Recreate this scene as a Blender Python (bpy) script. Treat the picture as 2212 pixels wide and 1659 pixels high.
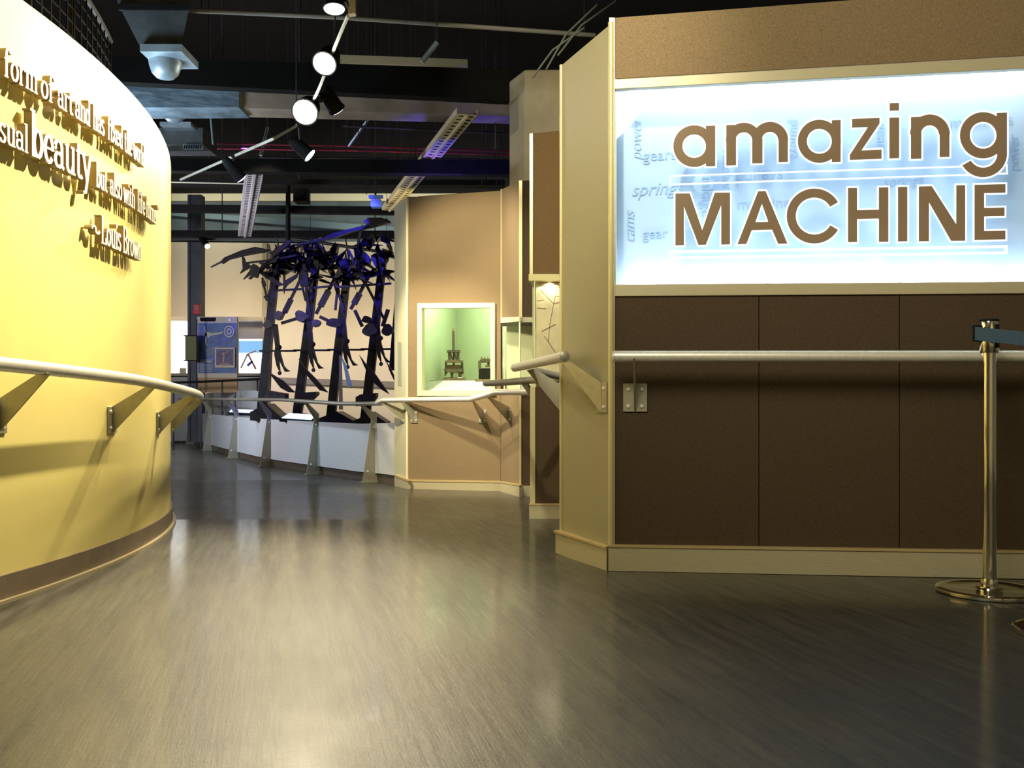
import bpy, bmesh, math, random
from mathutils import Vector, Matrix
random.seed(7)
for _o in list(bpy.data.objects):
    bpy.data.objects.remove(_o)
SC = bpy.context.scene
COL = SC.collection

# ------------------------------------------------------------------ camera, world, exposure
F = 2050.0          # focal length in pixels of the 2212 px wide frame
H = 0.71            # eye height, m
HX, HY = 1106.0, 860.0   # horizon centre in the frame
cam_d = bpy.data.cameras.new('camera'); cam = bpy.data.objects.new('camera', cam_d); COL.objects.link(cam)
cam.location = (0, 0, H); cam.rotation_euler = (math.radians(90), 0, 0)
cam_d.sensor_width = 36; cam_d.lens = F / 2212 * 36; cam_d.shift_y = (HY - 829.5) / 2212
cam_d.clip_end = 200
SC.camera = cam
SC.view_settings.view_transform = 'Standard'; SC.view_settings.look = 'None'
SC.view_settings.gamma = 1; SC.view_settings.use_curve_mapping = False
SC.view_settings.exposure = 1.0
SC.cycles.use_denoising = True
SC.cycles.max_bounces = 8; SC.cycles.diffuse_bounces = 4; SC.cycles.glossy_bounces = 4
SC.cycles.transparent_max_bounces = 12; SC.cycles.sample_clamp_indirect = 4
W = bpy.data.worlds.new('world'); SC.world = W; W.use_nodes = True
W.node_tree.nodes['Background'].inputs[0].default_value = (1.0, 0.86, 0.6, 1)
W.node_tree.nodes['Background'].inputs[1].default_value = 0.05

def aim(o, tgt):
    o.rotation_euler = (Vector(tgt) - o.location).to_track_quat('-Z', 'Y').to_euler()
def spot(loc, tgt, power, angle, color, size=0.05, blend=0.6, parent=None):
    d = bpy.data.lights.new('spot_beam', 'SPOT'); d.energy = power; d.spot_size = math.radians(angle)
    d.spot_blend = blend; d.color = color; d.shadow_soft_size = size
    o = bpy.data.objects.new('spot_beam', d); COL.objects.link(o); o.location = loc; aim(o, tgt)
    if parent: 
        o.parent = parent; o.location = Vector(loc) - Vector(parent.location)
    return o
def area(loc, tgt, power, sx, sy, color):
    d = bpy.data.lights.new('unseen_area_light', 'AREA'); d.shape = 'RECTANGLE'; d.size = sx; d.size_y = sy  # unseen area light, no fixture modelled
    d.energy = power; d.color = color
    o = bpy.data.objects.new('unseen_area_light', d); COL.objects.link(o); o.location = loc; aim(o, tgt)
    return o
WARM = (1.0, 0.86, 0.58); YEL = (1.0, 0.92, 0.66); COOL = (0.6, 0.8, 1.0); BLUE = (0.06, 0.05, 1.0)
# unseen spots without fixtures, added to light the walls, cases and far hall
spot((-0.1, 4.5, 3.5), (-1.77, 3.6, 1.9), 680, 54, WARM, 0.05, 1.0)     # onto the curved wall
spot((-0.7, 4.9, 3.4), (-1.77, 4.0, 0.9), 60, 80, (1.0, 0.9, 0.62), 0.05, 1.0)
spot((-0.5, 0.6, 3.4), (1.4, 3.9, 1.9), 270, 74, YEL, 0.8, 1.0)        # onto the sign wall
spot((1.5, 0.3, 3.5), (2.2, -2.8, 1.2), 220, 90, YEL, 0.1, 0.9)       # onto the wall behind the viewer
spot((-0.3, 1.6, 3.6), (0.35, 6.2, 1.2), 230, 42, YEL, 0.06, 0.9)
for _x in (-7.2, -5.2, -3.2, -1.4):            # wash on the back wall
    spot((_x, 19.6, 3.9), (_x - 0.2, 23.0, 1.6), 130, 90, (1.0, 0.82, 0.58), 0.25, 1.0)
    spot((_x, 20.6, 3.7), (_x, 23.0, 0.6), 70, 74, (0.92, 0.92, 1.0), 0.25, 1.0)
for _x in (-7.0, -3.4, -0.6): spot((_x, 20.4, 5.0), (_x, 23.0, 5.5), 90, 100, (1.0, 0.97, 0.8), 0.1, 1.0)
spot((-3.3, 9.6, 3.6), (-2.5, 11.4, 0.0), 190, 44, COOL, 0.1, 0.9)             # unseen cool spots added to brighten the low wall
spot((-5.0, 11.0, 3.6), (-4.8, 15.2, 0.0), 260, 44, COOL, 0.1, 0.9)
spot((-0.5, 4.6, 3.6), (0.35, 8.7, 3.3), 130, 30, YEL, 0.05, 0.9)
area((-3.3, 6.1, 1.9), (-2.6, 6.9, 4.2), 36, 0.8, 0.5, COOL)      # unseen area lights added behind the curved wall to brighten ducts and trays
area((-4.6, 8.2, 1.6), (-3.2, 9.4, 4.0), 85, 1.0, 0.5, (0.7, 0.85, 1.0))
area((-6.5, 12.0, 1.6), (-3.6, 14.0, 4.0), 90, 1.0, 0.5, (0.85, 0.85, 1.0))

# ------------------------------------------------------------------ pixel -> world helpers
KNOTS = [(-50, 0.0), (3.2, 0.0), (5.9, -0.045), (9.1, -0.175), (11.1, -0.25), (80, -0.25)]
def ramp(y):
    for (a, za), (b, zb) in zip(KNOTS, KNOTS[1:]):
        if y <= b: return za + (zb - za) * (y - a) / (b - a)
    return -0.25
def P(px, py, Y):
    return Vector(((px - HX) / F * Y, Y, H - (py - HY) / F * Y))
def FL(px, py):
    lo, hi = 0.5, 60.0
    for _ in range(60):
        Y = (lo + hi) / 2
        if HY + F * (H - ramp(Y)) / Y > py: lo = Y
        else: hi = Y
    return Vector(((px - HX) / F * Y, Y, ramp(Y)))
def PV(px, py, A, B, off=0.0):
    """point of the picture on the vertical plane through floor points A, B (off = towards the viewer)"""
    a = Vector((A[0], A[1])); b = Vector((B[0], B[1])); d = (b - a).normalized(); n = Vector((d.y, -d.x))
    if n.dot(-a) < 0: n = -n
    a = a + n * off
    k = (px - HX) / F                      # x = k*Y
    den = n.x * k + n.y
    Y = n.dot(a) / den
    return P(px, py, Y)
def nrm(A, B):
    a = Vector((A[0], A[1])); b = Vector((B[0], B[1])); d = (b - a).normalized(); n = Vector((d.y, -d.x, 0))
    if n.x * -a.x + n.y * -a.y < 0: n = -n
    return n

# ------------------------------------------------------------------ materials
MATS = {}
def mat(name, color, rough=0.6, metal=0.0, noise=0.0, nscale=200.0, spec=0.5, emit=None, estr=0.0,
        bump=0.0, bscale=60.0, transl=0.0, coat=0.0, color2=None, stretch=None):
    if name in MATS: return MATS[name]
    m = bpy.data.materials.new(name); m.use_nodes = True; MATS[name] = m
    nt = m.node_tree; N = nt.nodes; L = nt.links; b = N['Principled BSDF']
    b.inputs['Base Color'].default_value = (*color, 1); b.inputs['Roughness'].default_value = rough
    b.inputs['Metallic'].default_value = metal; b.inputs['Specular IOR Level'].default_value = spec
    b.inputs['Coat Weight'].default_value = coat
    tc = N.new('ShaderNodeTexCoord')
    vec = tc.outputs['Object']
    if stretch:
        mp = N.new('ShaderNodeMapping'); mp.inputs['Scale'].default_value = stretch
        L.new(vec, mp.inputs[0]); vec = mp.outputs[0]
    if noise > 0:
        t = N.new('ShaderNodeTexNoise'); t.inputs['Scale'].default_value = nscale; t.inputs['Detail'].default_value = 3
        L.new(vec, t.inputs['Vector'])
        r = N.new('ShaderNodeValToRGB')
        c2 = color2 or tuple(c * (1 + noise) for c in color)
        c1 = tuple(c * (1 - noise) for c in color)
        r.color_ramp.elements[0].position = 0.35; r.color_ramp.elements[1].position = 0.65
        r.color_ramp.elements[0].color = (*c1, 1); r.color_ramp.elements[1].color = (*c2, 1)
        L.new(t.outputs[0], r.inputs[0]); L.new(r.outputs[0], b.inputs['Base Color'])
    if bump > 0:
        t = N.new('ShaderNodeTexNoise'); t.inputs['Scale'].default_value = bscale; L.new(vec, t.inputs['Vector'])
        bp = N.new('ShaderNodeBump'); bp.inputs['Strength'].default_value = bump; bp.inputs['Distance'].default_value = 0.01
        L.new(t.outputs[0], bp.inputs['Height']); L.new(bp.outputs[0], b.inputs['Normal'])
    if emit:
        b.inputs['Emission Color'].default_value = (*emit, 1); b.inputs['Emission Strength'].default_value = estr
    if transl > 0:
        tr = N.new('ShaderNodeBsdfTranslucent'); tr.inputs[0].default_value = (*color, 1)
        mx = N.new('ShaderNodeMixShader'); mx.inputs[0].default_value = transl
        L.new(b.outputs[0], mx.inputs[1]); L.new(tr.outputs[0], mx.inputs[2]); L.new(mx.outputs[0], N['Material Output'].inputs[0])
    return m
def glass(name, tint=(1, 1, 1), gloss=0.06, rough=0.02):
    if name in MATS: return MATS[name]
    m = bpy.data.materials.new(name); m.use_nodes = True; MATS[name] = m
    nt = m.node_tree; N = nt.nodes; L = nt.links; N.remove(N['Principled BSDF'])
    t = N.new('ShaderNodeBsdfTransparent'); t.inputs[0].default_value = (*tint, 1)
    g = N.new('ShaderNodeBsdfGlossy'); g.inputs['Roughness'].default_value = rough
    x = N.new('ShaderNodeMixShader'); x.inputs[0].default_value = gloss
    L.new(t.outputs[0], x.inputs[1]); L.new(g.outputs[0], x.inputs[2]); L.new(x.outputs[0], N['Material Output'].inputs[0])
    return m
M_YEL = mat('yellow_paint', (0.74, 0.63, 0.22), 0.45, noise=0.03, nscale=3)
M_BEIGE = mat('beige_laminate', (0.32, 0.29, 0.175), 0.5, noise=0.08, nscale=260)
M_TRIM = mat('cream_metal_trim', (0.62, 0.55, 0.30), 0.3, 0.25)
M_CREAM = mat('cream_paint', (0.78, 0.70, 0.46), 0.45, noise=0.02, nscale=8)
M_BROWN = mat('brown_fabric_panel', (0.22, 0.155, 0.085), 0.8, noise=0.22, nscale=230, spec=0.2, bump=0.2, bscale=400)
M_DBROWN = mat('dark_brown_panel', (0.072, 0.047, 0.026), 0.75, noise=0.2, nscale=230, spec=0.25)
M_TAN = mat('tan_fabric_wall', (0.225, 0.165, 0.095), 0.75, noise=0.12, nscale=240, spec=0.2)
M_BASE = mat('brushed_baseboard', (0.50, 0.45, 0.30), 0.4, 0.15, noise=0.08, nscale=30, stretch=(1, 1, 20))
M_BASEL = mat('baseboard_cap', (0.52, 0.40, 0.20), 0.4, 0.1)
M_COVE = mat('brown_rubber_cove', (0.17, 0.125, 0.08), 0.45, noise=0.1, nscale=12)
M_STEEL = mat('brushed_steel', (0.86, 0.83, 0.74), 0.36, 0.45, noise=0.05, nscale=60)
M_STEELM = mat('matte_steel_plate', (0.40, 0.38, 0.29), 0.45, 0.6, noise=0.05, nscale=40)
M_CHROME = mat('polished_chrome', (0.85, 0.82, 0.72), 0.08, 1.0, noise=0.01, nscale=20)
M_BLACK = mat('black_paint', (0.008, 0.0075, 0.007), 0.75, spec=0.2, noise=0.3, nscale=8)
M_DARK = mat('dark_ceiling', (0.005, 0.0045, 0.004), 0.9, noise=0.3, nscale=4)
M_GALV = mat('galvanised_duct', (0.34, 0.42, 0.46), 0.45, 0.5, noise=0.25, nscale=5)
M_IRON = mat('dark_iron', (0.014, 0.011, 0.013), 0.42, 0.3, noise=0.3, nscale=14)
M_IRON2 = mat('grey_iron', (0.06, 0.05, 0.055), 0.42, 0.4, noise=0.3, nscale=14)
M_WHITE = mat('white_panel', (0.66, 0.68, 0.68), 0.45, noise=0.03, nscale=30)
M_LETTER = mat('ivory_letter_face', (0.86, 0.78, 0.58), 0.4, noise=0.02, nscale=30)
M_NAVY = mat('navy_webbing', (0.035, 0.075, 0.13), 0.75, noise=0.2, nscale=300)

# floor: dark resilient sheet with worn streaks
def floor_material():
    m = bpy.data.materials.new('worn_dark_floor'); m.use_nodes = True
    nt = m.node_tree; N = nt.nodes; L = nt.links; b = N['Principled BSDF']
    tc = N.new('ShaderNodeTexCoord')
    m0 = N.new('ShaderNodeMapping'); m0.inputs['Rotation'].default_value = (0, 0, math.radians(-14)); L.new(tc.outputs['Object'], m0.inputs[0])
    mp = N.new('ShaderNodeMapping'); mp.inputs['Scale'].default_value = (20, 1.3, 1); L.new(m0.outputs[0], mp.inputs[0])
    n1 = N.new('ShaderNodeTexNoise'); n1.inputs['Scale'].default_value = 1.6; n1.inputs['Detail'].default_value = 8; n1.inputs['Roughness'].default_value = 0.7
    L.new(mp.outputs[0], n1.inputs['Vector'])
    n2 = N.new('ShaderNodeTexNoise'); n2.inputs['Scale'].default_value = 1.1; n2.inputs['Detail'].default_value = 9; n2.inputs['Roughness'].default_value = 0.75
    L.new(tc.outputs['Object'], n2.inputs['Vector'])
    n3 = N.new('ShaderNodeTexNoise'); n3.inputs['Scale'].default_value = 45; n3.inputs['Detail'].default_value = 5; n3.inputs['Roughness'].default_value = 0.8
    L.new(tc.outputs['Object'], n3.inputs['Vector'])
    r = N.new('ShaderNodeValToRGB')
    r.color_ramp.elements[0].position = 0.40; r.color_ramp.elements[0].color = (0.008, 0.011, 0.008, 1)
    r.color_ramp.elements[1].position = 0.64; r.color_ramp.elements[1].color = (0.095, 0.086, 0.065, 1)
    a1 = N.new('ShaderNodeMath'); a1.operation = 'MULTIPLY_ADD'; a1.inputs[1].default_value = 0.6; 
    L.new(n1.outputs[0], a1.inputs[0])
    a2 = N.new('ShaderNodeMath'); a2.operation = 'MULTIPLY'; a2.inputs[1].default_value = 0.22
    L.new(n2.outputs[0], a2.inputs[0])
    a3 = N.new('ShaderNodeMath'); a3.operation = 'MULTIPLY_ADD'; a3.inputs[1].default_value = 0.2; L.new(n3.outputs[0], a3.inputs[0]); L.new(a2.outputs[0], a3.inputs[2])
    L.new(a3.outputs[0], a1.inputs[2]); L.new(a1.outputs[0], r.inputs[0])
    L.new(r.outputs[0], b.inputs['Base Color'])
    rr = N.new('ShaderNodeMapRange'); rr.inputs[1].default_value = 0.3; rr.inputs[2].default_value = 0.7
    rr.inputs[3].default_value = 0.44; rr.inputs[4].default_value = 0.56
    b.inputs['Coat Weight'].default_value = 0.42; b.inputs['Coat Roughness'].default_value = 0.13; b.inputs['Coat IOR'].default_value = 1.5
    b.inputs['Coat Tint'].default_value = (1, 0.97, 0.9, 1)
    L.new(n2.outputs[0], rr.inputs[0]); L.new(rr.outputs[0], b.inputs['Roughness'])
    b.inputs['Specular IOR Level'].default_value = 0.42
    am = N.new('ShaderNodeMath'); am.operation = 'MULTIPLY_ADD'; am.inputs[1].default_value = 0.5
    L.new(n3.outputs[0], am.inputs[0]); L.new(n1.outputs[0], am.inputs[2])
    bp = N.new('ShaderNodeBump'); bp.inputs['Strength'].default_value = 0.4; bp.inputs['Distance'].default_value = 0.004
    L.new(am.outputs[0], bp.inputs['Height']); L.new(bp.outputs[0], b.inputs['Normal'])
    return m
M_FLOOR = floor_material()

# ------------------------------------------------------------------ mesh helpers
class MB:
    def __init__(s): s.v = []; s.f = []
    def add(s, vs, fs):
        k = len(s.v); s.v += [Vector(v) for v in vs]; s.f += [tuple(i + k for i in f) for f in fs]; return s
    def prism(s, pts, vec):
        pts = [Vector(p) for p in pts]; vec = Vector(vec); n = len(pts)
        s.add(pts + [p + vec for p in pts],
              [tuple(range(n)), tuple(reversed(range(n, 2 * n)))] + [(i, i + n, (i + 1) % n + n, (i + 1) % n) for i in range(n)])
        return s
    def box(s, c, d, rz=0.0):
        c = Vector(c); x, y, z = d[0] / 2, d[1] / 2, d[2] / 2
        R = Matrix.Rotation(rz, 3, 'Z')
        q = [c + R @ Vector(p) for p in ((-x, -y, -z), (x, -y, -z), (x, y, -z), (-x, y, -z))]
        return s.prism(q, (0, 0, 2 * z))
    def tube(s, pts, r, n=12, caps=True, r2=None):
        pts = [Vector(p) for p in pts]; K = len(pts); rings = []
        up = Vector((0, 0, 1)); base = len(s.v)
        for i, p in enumerate(pts):
            t = ((pts[min(i + 1, K - 1)] - p).normalized() if i == 0 else (p - pts[i - 1]).normalized() if i == K - 1
                 else ((pts[i + 1] - p).normalized() + (p - pts[i - 1]).normalized()))
            t.normalize()
            a = t.cross(up if abs(t.z) < 0.95 else Vector((0, 1, 0))).normalized(); b = t.cross(a).normalized()
            rad = r if r2 is None else r + (r2 - r) * i / (K - 1)
            for k in range(n):
                an = 2 * math.pi * k / n
                s.v.append(p + (a * math.cos(an) + b * math.sin(an)) * rad)
        for i in range(K - 1):
            for k in range(n):
                s.f.append((base + i * n + k, base + i * n + (k + 1) % n, base + (i + 1) * n + (k + 1) % n, base + (i + 1) * n + k))
        if caps:
            s.f.append(tuple(base + k for k in reversed(range(n)))); s.f.append(tuple(base + (K - 1) * n + k for k in range(n)))
        return s
    def lathe(s, c, prof, n=32, axis=None):
        """prof = [(r, h)], about axis through c"""
        c = Vector(c); ax = Vector(axis or (0, 0, 1)).normalized()
        a = ax.cross(Vector((1, 0, 0)) if abs(ax.x) < 0.9 else Vector((0, 1, 0))).normalized(); b = ax.cross(a)
        base = len(s.v)
        for r, h in prof:
            for k in range(n):
                an = 2 * math.pi * k / n
                s.v.append(c + ax * h + (a * math.cos(an) + b * math.sin(an)) * max(r, 1e-4))
        for i in range(len(prof) - 1):
            for k in range(n):
                s.f.append((base + i * n + k, base + i * n + (k + 1) % n, base + (i + 1) * n + (k + 1) % n, base + (i + 1) * n + k))
        s.f.append(tuple(base + k for k in reversed(range(n)))); s.f.append(tuple(base + (len(prof) - 1) * n + k for k in range(n)))
        return s
ORG = {}
def build(name, mb, m, parent=None, smooth=False, label=None, origin=None):
    if parent is not None: org = ORG[parent.name]
    elif origin is not None: org = Vector(origin)
    else:
        xs = [v.x for v in mb.v]; ys = [v.y for v in mb.v]; zs = [v.z for v in mb.v]
        org = Vector(((min(xs) + max(xs)) / 2, (min(ys) + max(ys)) / 2, min(zs)))
    me = bpy.data.meshes.new(name); me.from_pydata([v - org for v in mb.v], [], mb.f); me.update()
    bm = bmesh.new(); bm.from_mesh(me); bmesh.ops.recalc_face_normals(bm, faces=bm.faces); bm.to_mesh(me); bm.free()
    me.materials.append(m)
    if smooth:
        for p in me.polygons: p.use_smooth = len(p.vertices) <= 4
        me.set_sharp_from_angle(angle=math.radians(40)) if hasattr(me, 'set_sharp_from_angle') else None
    o = bpy.data.objects.new(name, me); COL.objects.link(o)
    if parent is not None: o.parent = parent
    else: o.location = org
    ORG[o.name] = org
    if label: o['label'] = label
    return o
def bevel(o, w=0.004, seg=2):
    b = o.modifiers.new('bevel', 'BEVEL'); b.width = w; b.segments = seg; b.limit_method = 'ANGLE'; return o
def tag(o, label, cat, group=None, kind=None):
    o['label'] = label; o['category'] = cat
    if group: o['group'] = group
    if kind: o['kind'] = kind
    return o
def struct(o, label=None):
    o['kind'] = 'structure'
    if label: o['label'] = label
    return o
def thing(name, loc, label, cat, group=None):
    o = bpy.data.objects.new(name, None); COL.objects.link(o); o.location = loc; o.empty_display_size = 0.1
    ORG[o.name] = Vector(loc); return tag(o, label, cat, group)
def quad(mb, pxs, A, B, thick, off=0.0):
    """panel traced at picture corners on a wall plane; thick goes back into the wall"""
    n = nrm(A, B)
    return mb.prism([PV(x, y, A, B, off) for x, y in pxs], -n * thick)
def arc_pts(cx, cy, r, a0, a1, n):
    return [(cx + r * math.cos(math.radians(a0 + (a1 - a0) * i / n)), cy + r * math.sin(math.radians(a0 + (a1 - a0) * i / n))) for i in range(n + 1)]

# ================================================================== SETTING
mb = MB()
ys = [-3, 3.2, 5.9, 9.1, 11.1, 24]; xs = [-14, -6, 0, 7]
vs = [(x, y, ramp(y)) for y in ys for x in xs]; nx = len(xs)
fs = [(j * nx + i, j * nx + i + 1, (j + 1) * nx + i + 1, (j + 1) * nx + i) for j in range(len(ys) - 1) for i in range(nx - 1)]
mb.add(vs, fs); mb.add([(x, y, -0.6) for x, y in ((-14, -3), (7, -3), (7, 24), (-14, 24))], [(0, 1, 2, 3)])
struct(build('floor', mb, M_FLOOR, origin=(0, 0, 0)), 'dark worn glossy floor sloping gently down into the hall')
struct(build('ceiling', MB().box((-3.5, 10.5, 8.0), (21, 27, 0.1)), M_DARK), 'black open ceiling high above the hall')

struct(build('wall_rear', MB().box((-1.5, -2.9, 1.7), (17, 0.15, 3.4)), mat('plain_beige_wall', (0.55, 0.48, 0.32), 0.7, noise=0.02, nscale=3)), 'plain beige wall behind the viewer')
# ---- curved yellow wall on the left
CX, CY, R = -8.06, 3.8, 6.3
def CW(phi, r, z): return Vector((CX + r * math.cos(phi), CY + r * math.sin(phi), z))
def phi_px(px, r=R):
    k = (px - HX) / F; lo = None
    a = 1 + k * k; b = -2 * (CX * k + CY); c = CX * CX + CY * CY - r * r
    disc = b * b - 4 * a * c
    Y = (-b - math.sqrt(max(disc, 0))) / (2 * a)
    return math.atan2(Y - CY, k * Y - CX)
def curved(r0, r1, z0, z1, p0, p1, n=72, ground=False, zf=None):
    m = MB(); vs = []
    for i in range(n + 1):
        ph = p0 + (p1 - p0) * i / n
        y = CY + r1 * math.sin(ph); g = ramp(y) if ground else 0
        b0 = zf(y, 0) if zf else z0 + g; b1 = zf(y, 1) if zf else (z1 + g if ground == 2 else z1)
        vs += [CW(ph, r0, b0), CW(ph, r1, b0), CW(ph, r1, b1), CW(ph, r0, b1)]
    fs = []
    for i in range(n):
        for k in range(4):
            fs.append((i * 4 + k, i * 4 + (k + 1) % 4, i * 4 + 4 + (k + 1) % 4, i * 4 + 4 + k))
    fs += [(3, 2, 1, 0), tuple(n * 4 + k for k in range(4))]
    return m.add(vs, fs)
wl = struct(build('wall_left', curved(R - 0.15, R, 0, 2.15, -0.62, 1.0, ground=True), M_YEL, smooth=True), 'curved bright yellow wall on the left with raised lettering')
struct(build('baseboard_left', curved(R, R + 0.012, 0.0, 0.095, -0.62, 1.0, ground=2), M_COVE, smooth=True), 'dark brown rubber baseboard along the curved yellow wall')
struct(build('trim_1', curved(R + 0.012, R + 0.03, 0.0, 0.012, -0.62, 1.0, ground=2), mat('tan_toe_strip', (0.42, 0.34, 0.2), 0.4), smooth=True), 'thin tan toe strip at the foot of the curved wall')

# ---- wall with the lit sign, right
A0 = FL(1318, 1232); Bx = FL(2212, 1250); Bx.z = 0
dW = (Bx - A0).normalized(); A0 = Vector((A0.x, A0.y, 0))
nW = nrm(A0, Bx)
XR = 2520     # the wall runs on past the frame
def WR(px, py, off=0.0): return PV(px, py, A0, Bx, off)
def ext(y1, y2, px=XR): return y1 + (y2 - y1) * (px - 1330) / (2212 - 1330)
WALLTOP = [(1318, 38), (XR, ext(38, -24))]
# core of the wall behind panels and sign cavity (lower and upper)
wr = MB()
quad(wr, [(1318, 1232), (XR, 1257), (XR, ext(638, 634)), (1318, 638)], A0, Bx, 0.30, -0.02)
quad(wr, [(1318, 172), (XR, ext(172, 122)), (XR, ext(39, -24)), (1318, 39)], A0, Bx, 0.30, -0.02)
quad(wr, [(1318, 650), (XR, ext(650, 640)), (XR, ext(160, 110)), (1318, 160)], A0, Bx, 0.06, -0.26)
wallr = struct(build('wall_right', wr, M_DBROWN), 'wall on the right carrying the lit sign and brown panels')
pn = []
for (x0, x1) in ((1328, 1638.6), (1640.4, 1942), (1944, 2248), (2250, XR)):
    def yb(x): return 1180 + (x - 1320) / 892 * 8
    def yt(x): return 641 - (x - 1330) / 882 * 6
    m = MB(); quad(m, [(x0, yb(x0)), (x1, yb(x1)), (x1, yt(x1)), (x0, yt(x0))], A0, Bx, 0.02, 0.0)
    bevel(build('panel', m, M_DBROWN, wallr), 0.001)
m = MB(); quad(m, [(1328, 170), (XR, ext(170, 120)), (XR, ext(38, -28)), (1328, 38)], A0, Bx, 0.02, 0.0)
bevel(build('panel', m, M_BROWN, wallr), 0.002)
m = MB(); quad(m, [(1314, 1233), (XR, ext(1232, 1250)), (XR, ext(1180, 1194)), (1314, 1181)], A0, Bx, 0.02, 0.02)
bbr = struct(build('baseboard_right', m, M_BASE), 'tall brushed metal baseboard under the brown sign wall')
m = MB(); quad(m, [(1314, 1182), (XR, ext(1182, 1195)), (XR, ext(1177, 1190)), (1314, 1177)], A0, Bx, 0.028, 0.026)
build('cap_strip', m, M_BASEL, bbr)
# angled beige end of that wall
C0 = FL(1213, 1195); C0z = C0.z; C0 = Vector((C0.x, C0.y, 0))
m = MB()
end = [(A0.x, A0.y), (C0.x, C0.y), (C0.x + 0.04, C0.y + 0.25), (A0.x + 0.02, A0.y + 0.62), (A0.x + 0.015, A0.y + 0.02)]
zt = 2.279
m.prism([(x, y, -0.05) for x, y in end], (0, 0, zt + 0.05))
struct(build('wall_corner', m, M_BEIGE), 'pale beige angled end of the sign wall with narrow trims')
nC = nrm(A0, C0); ZA = ramp(C0.y) + 0.002
m = MB(); m.tube([A0 + Vector((0.004, -0.004, 0.095)), A0 + Vector((0.004, -0.004, 2.285))], 0.013, 16)
quad(m, [(1316, 1178), (1328, 1178), (1328, 38), (1316, 38)], A0, Bx, 0.02, 0.010)
struct(build('trim_2', m, M_TRIM, smooth=True), 'cream metal corner trim between beige end and brown sign wall')
m = MB(); m.tube([C0 + Vector((-0.002, -0.002, 0.08)), C0 + Vector((-0.002, -0.002, 2.28))], 0.008, 12)
struct(build('trim_3', m, M_TRIM, smooth=True), 'thin cream edge trim at the far corner of the beige wall end')
m = MB(); m.prism([A0 + nC * 0.02 + Vector((0.003, -0.004, ZA)), C0 + nC * 0.02 + Vector((-0.01, 0.0, ZA)), C0 + Vector((0, 0.03, ZA)), A0 + Vector((0.0, 0.03, ZA))], (0, 0, 0.1))
bc = struct(build('baseboard_corner', m, M_BASE), 'brushed baseboard wrapping the beige wall end')
m = MB(); m.prism([A0 + nC * 0.026 + Vector((0.003, -0.006, ZA + 0.098)), C0 + nC * 0.026 + Vector((-0.014, 0.0, ZA + 0.098)), C0 + Vector((0, 0.03, ZA + 0.098)), A0 + Vector((0.0, 0.03, ZA + 0.098))], (0, 0, 0.009))
build('cap_strip', m, M_BASEL, bc)

# ================================================================== LIT SIGN
sgn = thing('lightbox_sign', WR(1330, 640, 0), 'large backlit sign reading amazing MACHINE set in the brown wall', 'sign')
M_BACKP = mat('pale_blue_light_panel', (0.56, 0.70, 0.90), 0.9, spec=0.1, noise=0.02, nscale=3)
M_FRAME = mat('satin_sign_frame', (0.56, 0.50, 0.34), 0.35, 0.2)
IT = lambda x: 192 + (148 - 192) * (x - 1340) / 872.0
IB = lambda x: 614 + (608 - 614) * (x - 1340) / 872.0
def frame_piece(p, th=0.035, off=0.010):
    m = MB(); quad(m, p, A0, Bx, th, off); return bevel(build('frame', m, M_FRAME, sgn), 0.003)
frame_piece([(1328, 171), (XR, ext(171, 121)), (XR, IT(XR)), (1328, IT(1328))])
frame_piece([(1328, IB(1328)), (XR, IB(XR)), (XR, ext(640, 634)), (1328, 640)])
m = MB(); quad(m, [(1322, 640), (1331, 640), (1331, 170), (1322, 170)], A0, Bx, 0.2, -0.002); build('side_panel', m, M_WHITE, sgn)
m = MB(); quad(m, [(1322, 650), (XR, 650), (XR, ext(150, 100)), (1322, 150)], A0, Bx, 0.01, -0.17)
build('back_panel', m, M_BACKP, sgn)
m = MB(); quad(m, [(1328, 648), (XR, 640), (XR, 634), (1328, 641)], A0, Bx, 0.15, -0.03); build('bottom_panel', m, M_WHITE, sgn)
M_TUBE = mat('fluorescent_tube', (1, 1, 1), 0.5, emit=(0.86, 0.95, 1.0), estr=7.5)
for x0, x1 in ((1352, 1652), (1664, 1938), (1950, 2236), (2248, XR)):
    t = MB().tube([WR(x0, IT(x0) + 6, -0.10), WR(x1, IT(x1) + 6, -0.10)], 0.016, 12); build('lamp_tube', t, M_TUBE, sgn, True)
    t = MB().tube([WR(x0, IB(x0) - 2, -0.11), WR(x1, IB(x1) - 2, -0.11)], 0.016, 12); build('lamp_tube', t, M_TUBE, sgn, True)
m = MB(); quad(m, [(1328, IB(1328) + 4), (XR, IB(XR) + 4), (XR, IT(XR) - 4), (1328, IT(1328) - 4)], A0, Bx, 0.006, -0.012)
build('glass_pane', m, glass('sign_glass', (0.95, 0.98, 1.0), 0.04), sgn)

M_SIGNL = mat('brown_translucent_letter', (0.43, 0.31, 0.20), 0.5, transl=0.62)
M_HALO = mat('etched_white_outline', (0.95, 0.98, 1.0), 0.5, transl=0.5, emit=(0.75, 0.92, 1.0), estr=0.55)  # emission stands in for tube light caught by the etching
def ring(cx, cy, ro, ri, a0=0, a1=360, n=40, sx=1.0):
    """list of quads of a ring in picture coordinates (angles with y down)"""
    out = []
    for i in range(n):
        b0 = math.radians(a0 + (a1 - a0) * i / n); b1 = math.radians(a0 + (a1 - a0) * (i + 1) / n)
        out.append([(cx + ro * math.cos(b0) * sx, cy + ro * math.sin(b0)), (cx + ro * math.cos(b1) * sx, cy + ro * math.sin(b1)),
                    (cx + ri * math.cos(b1) * sx, cy + ri * math.sin(b1)), (cx + ri * math.cos(b0) * sx, cy + ri * math.sin(b0))])
    return out
def rect(x0, y0, x1, y1, sl=-0.028):
    return [(x0, y0), (x1, y0 + sl * (x1 - x0)), (x1, y1 + sl * (x1 - x0)), (x0, y1)]
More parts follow.
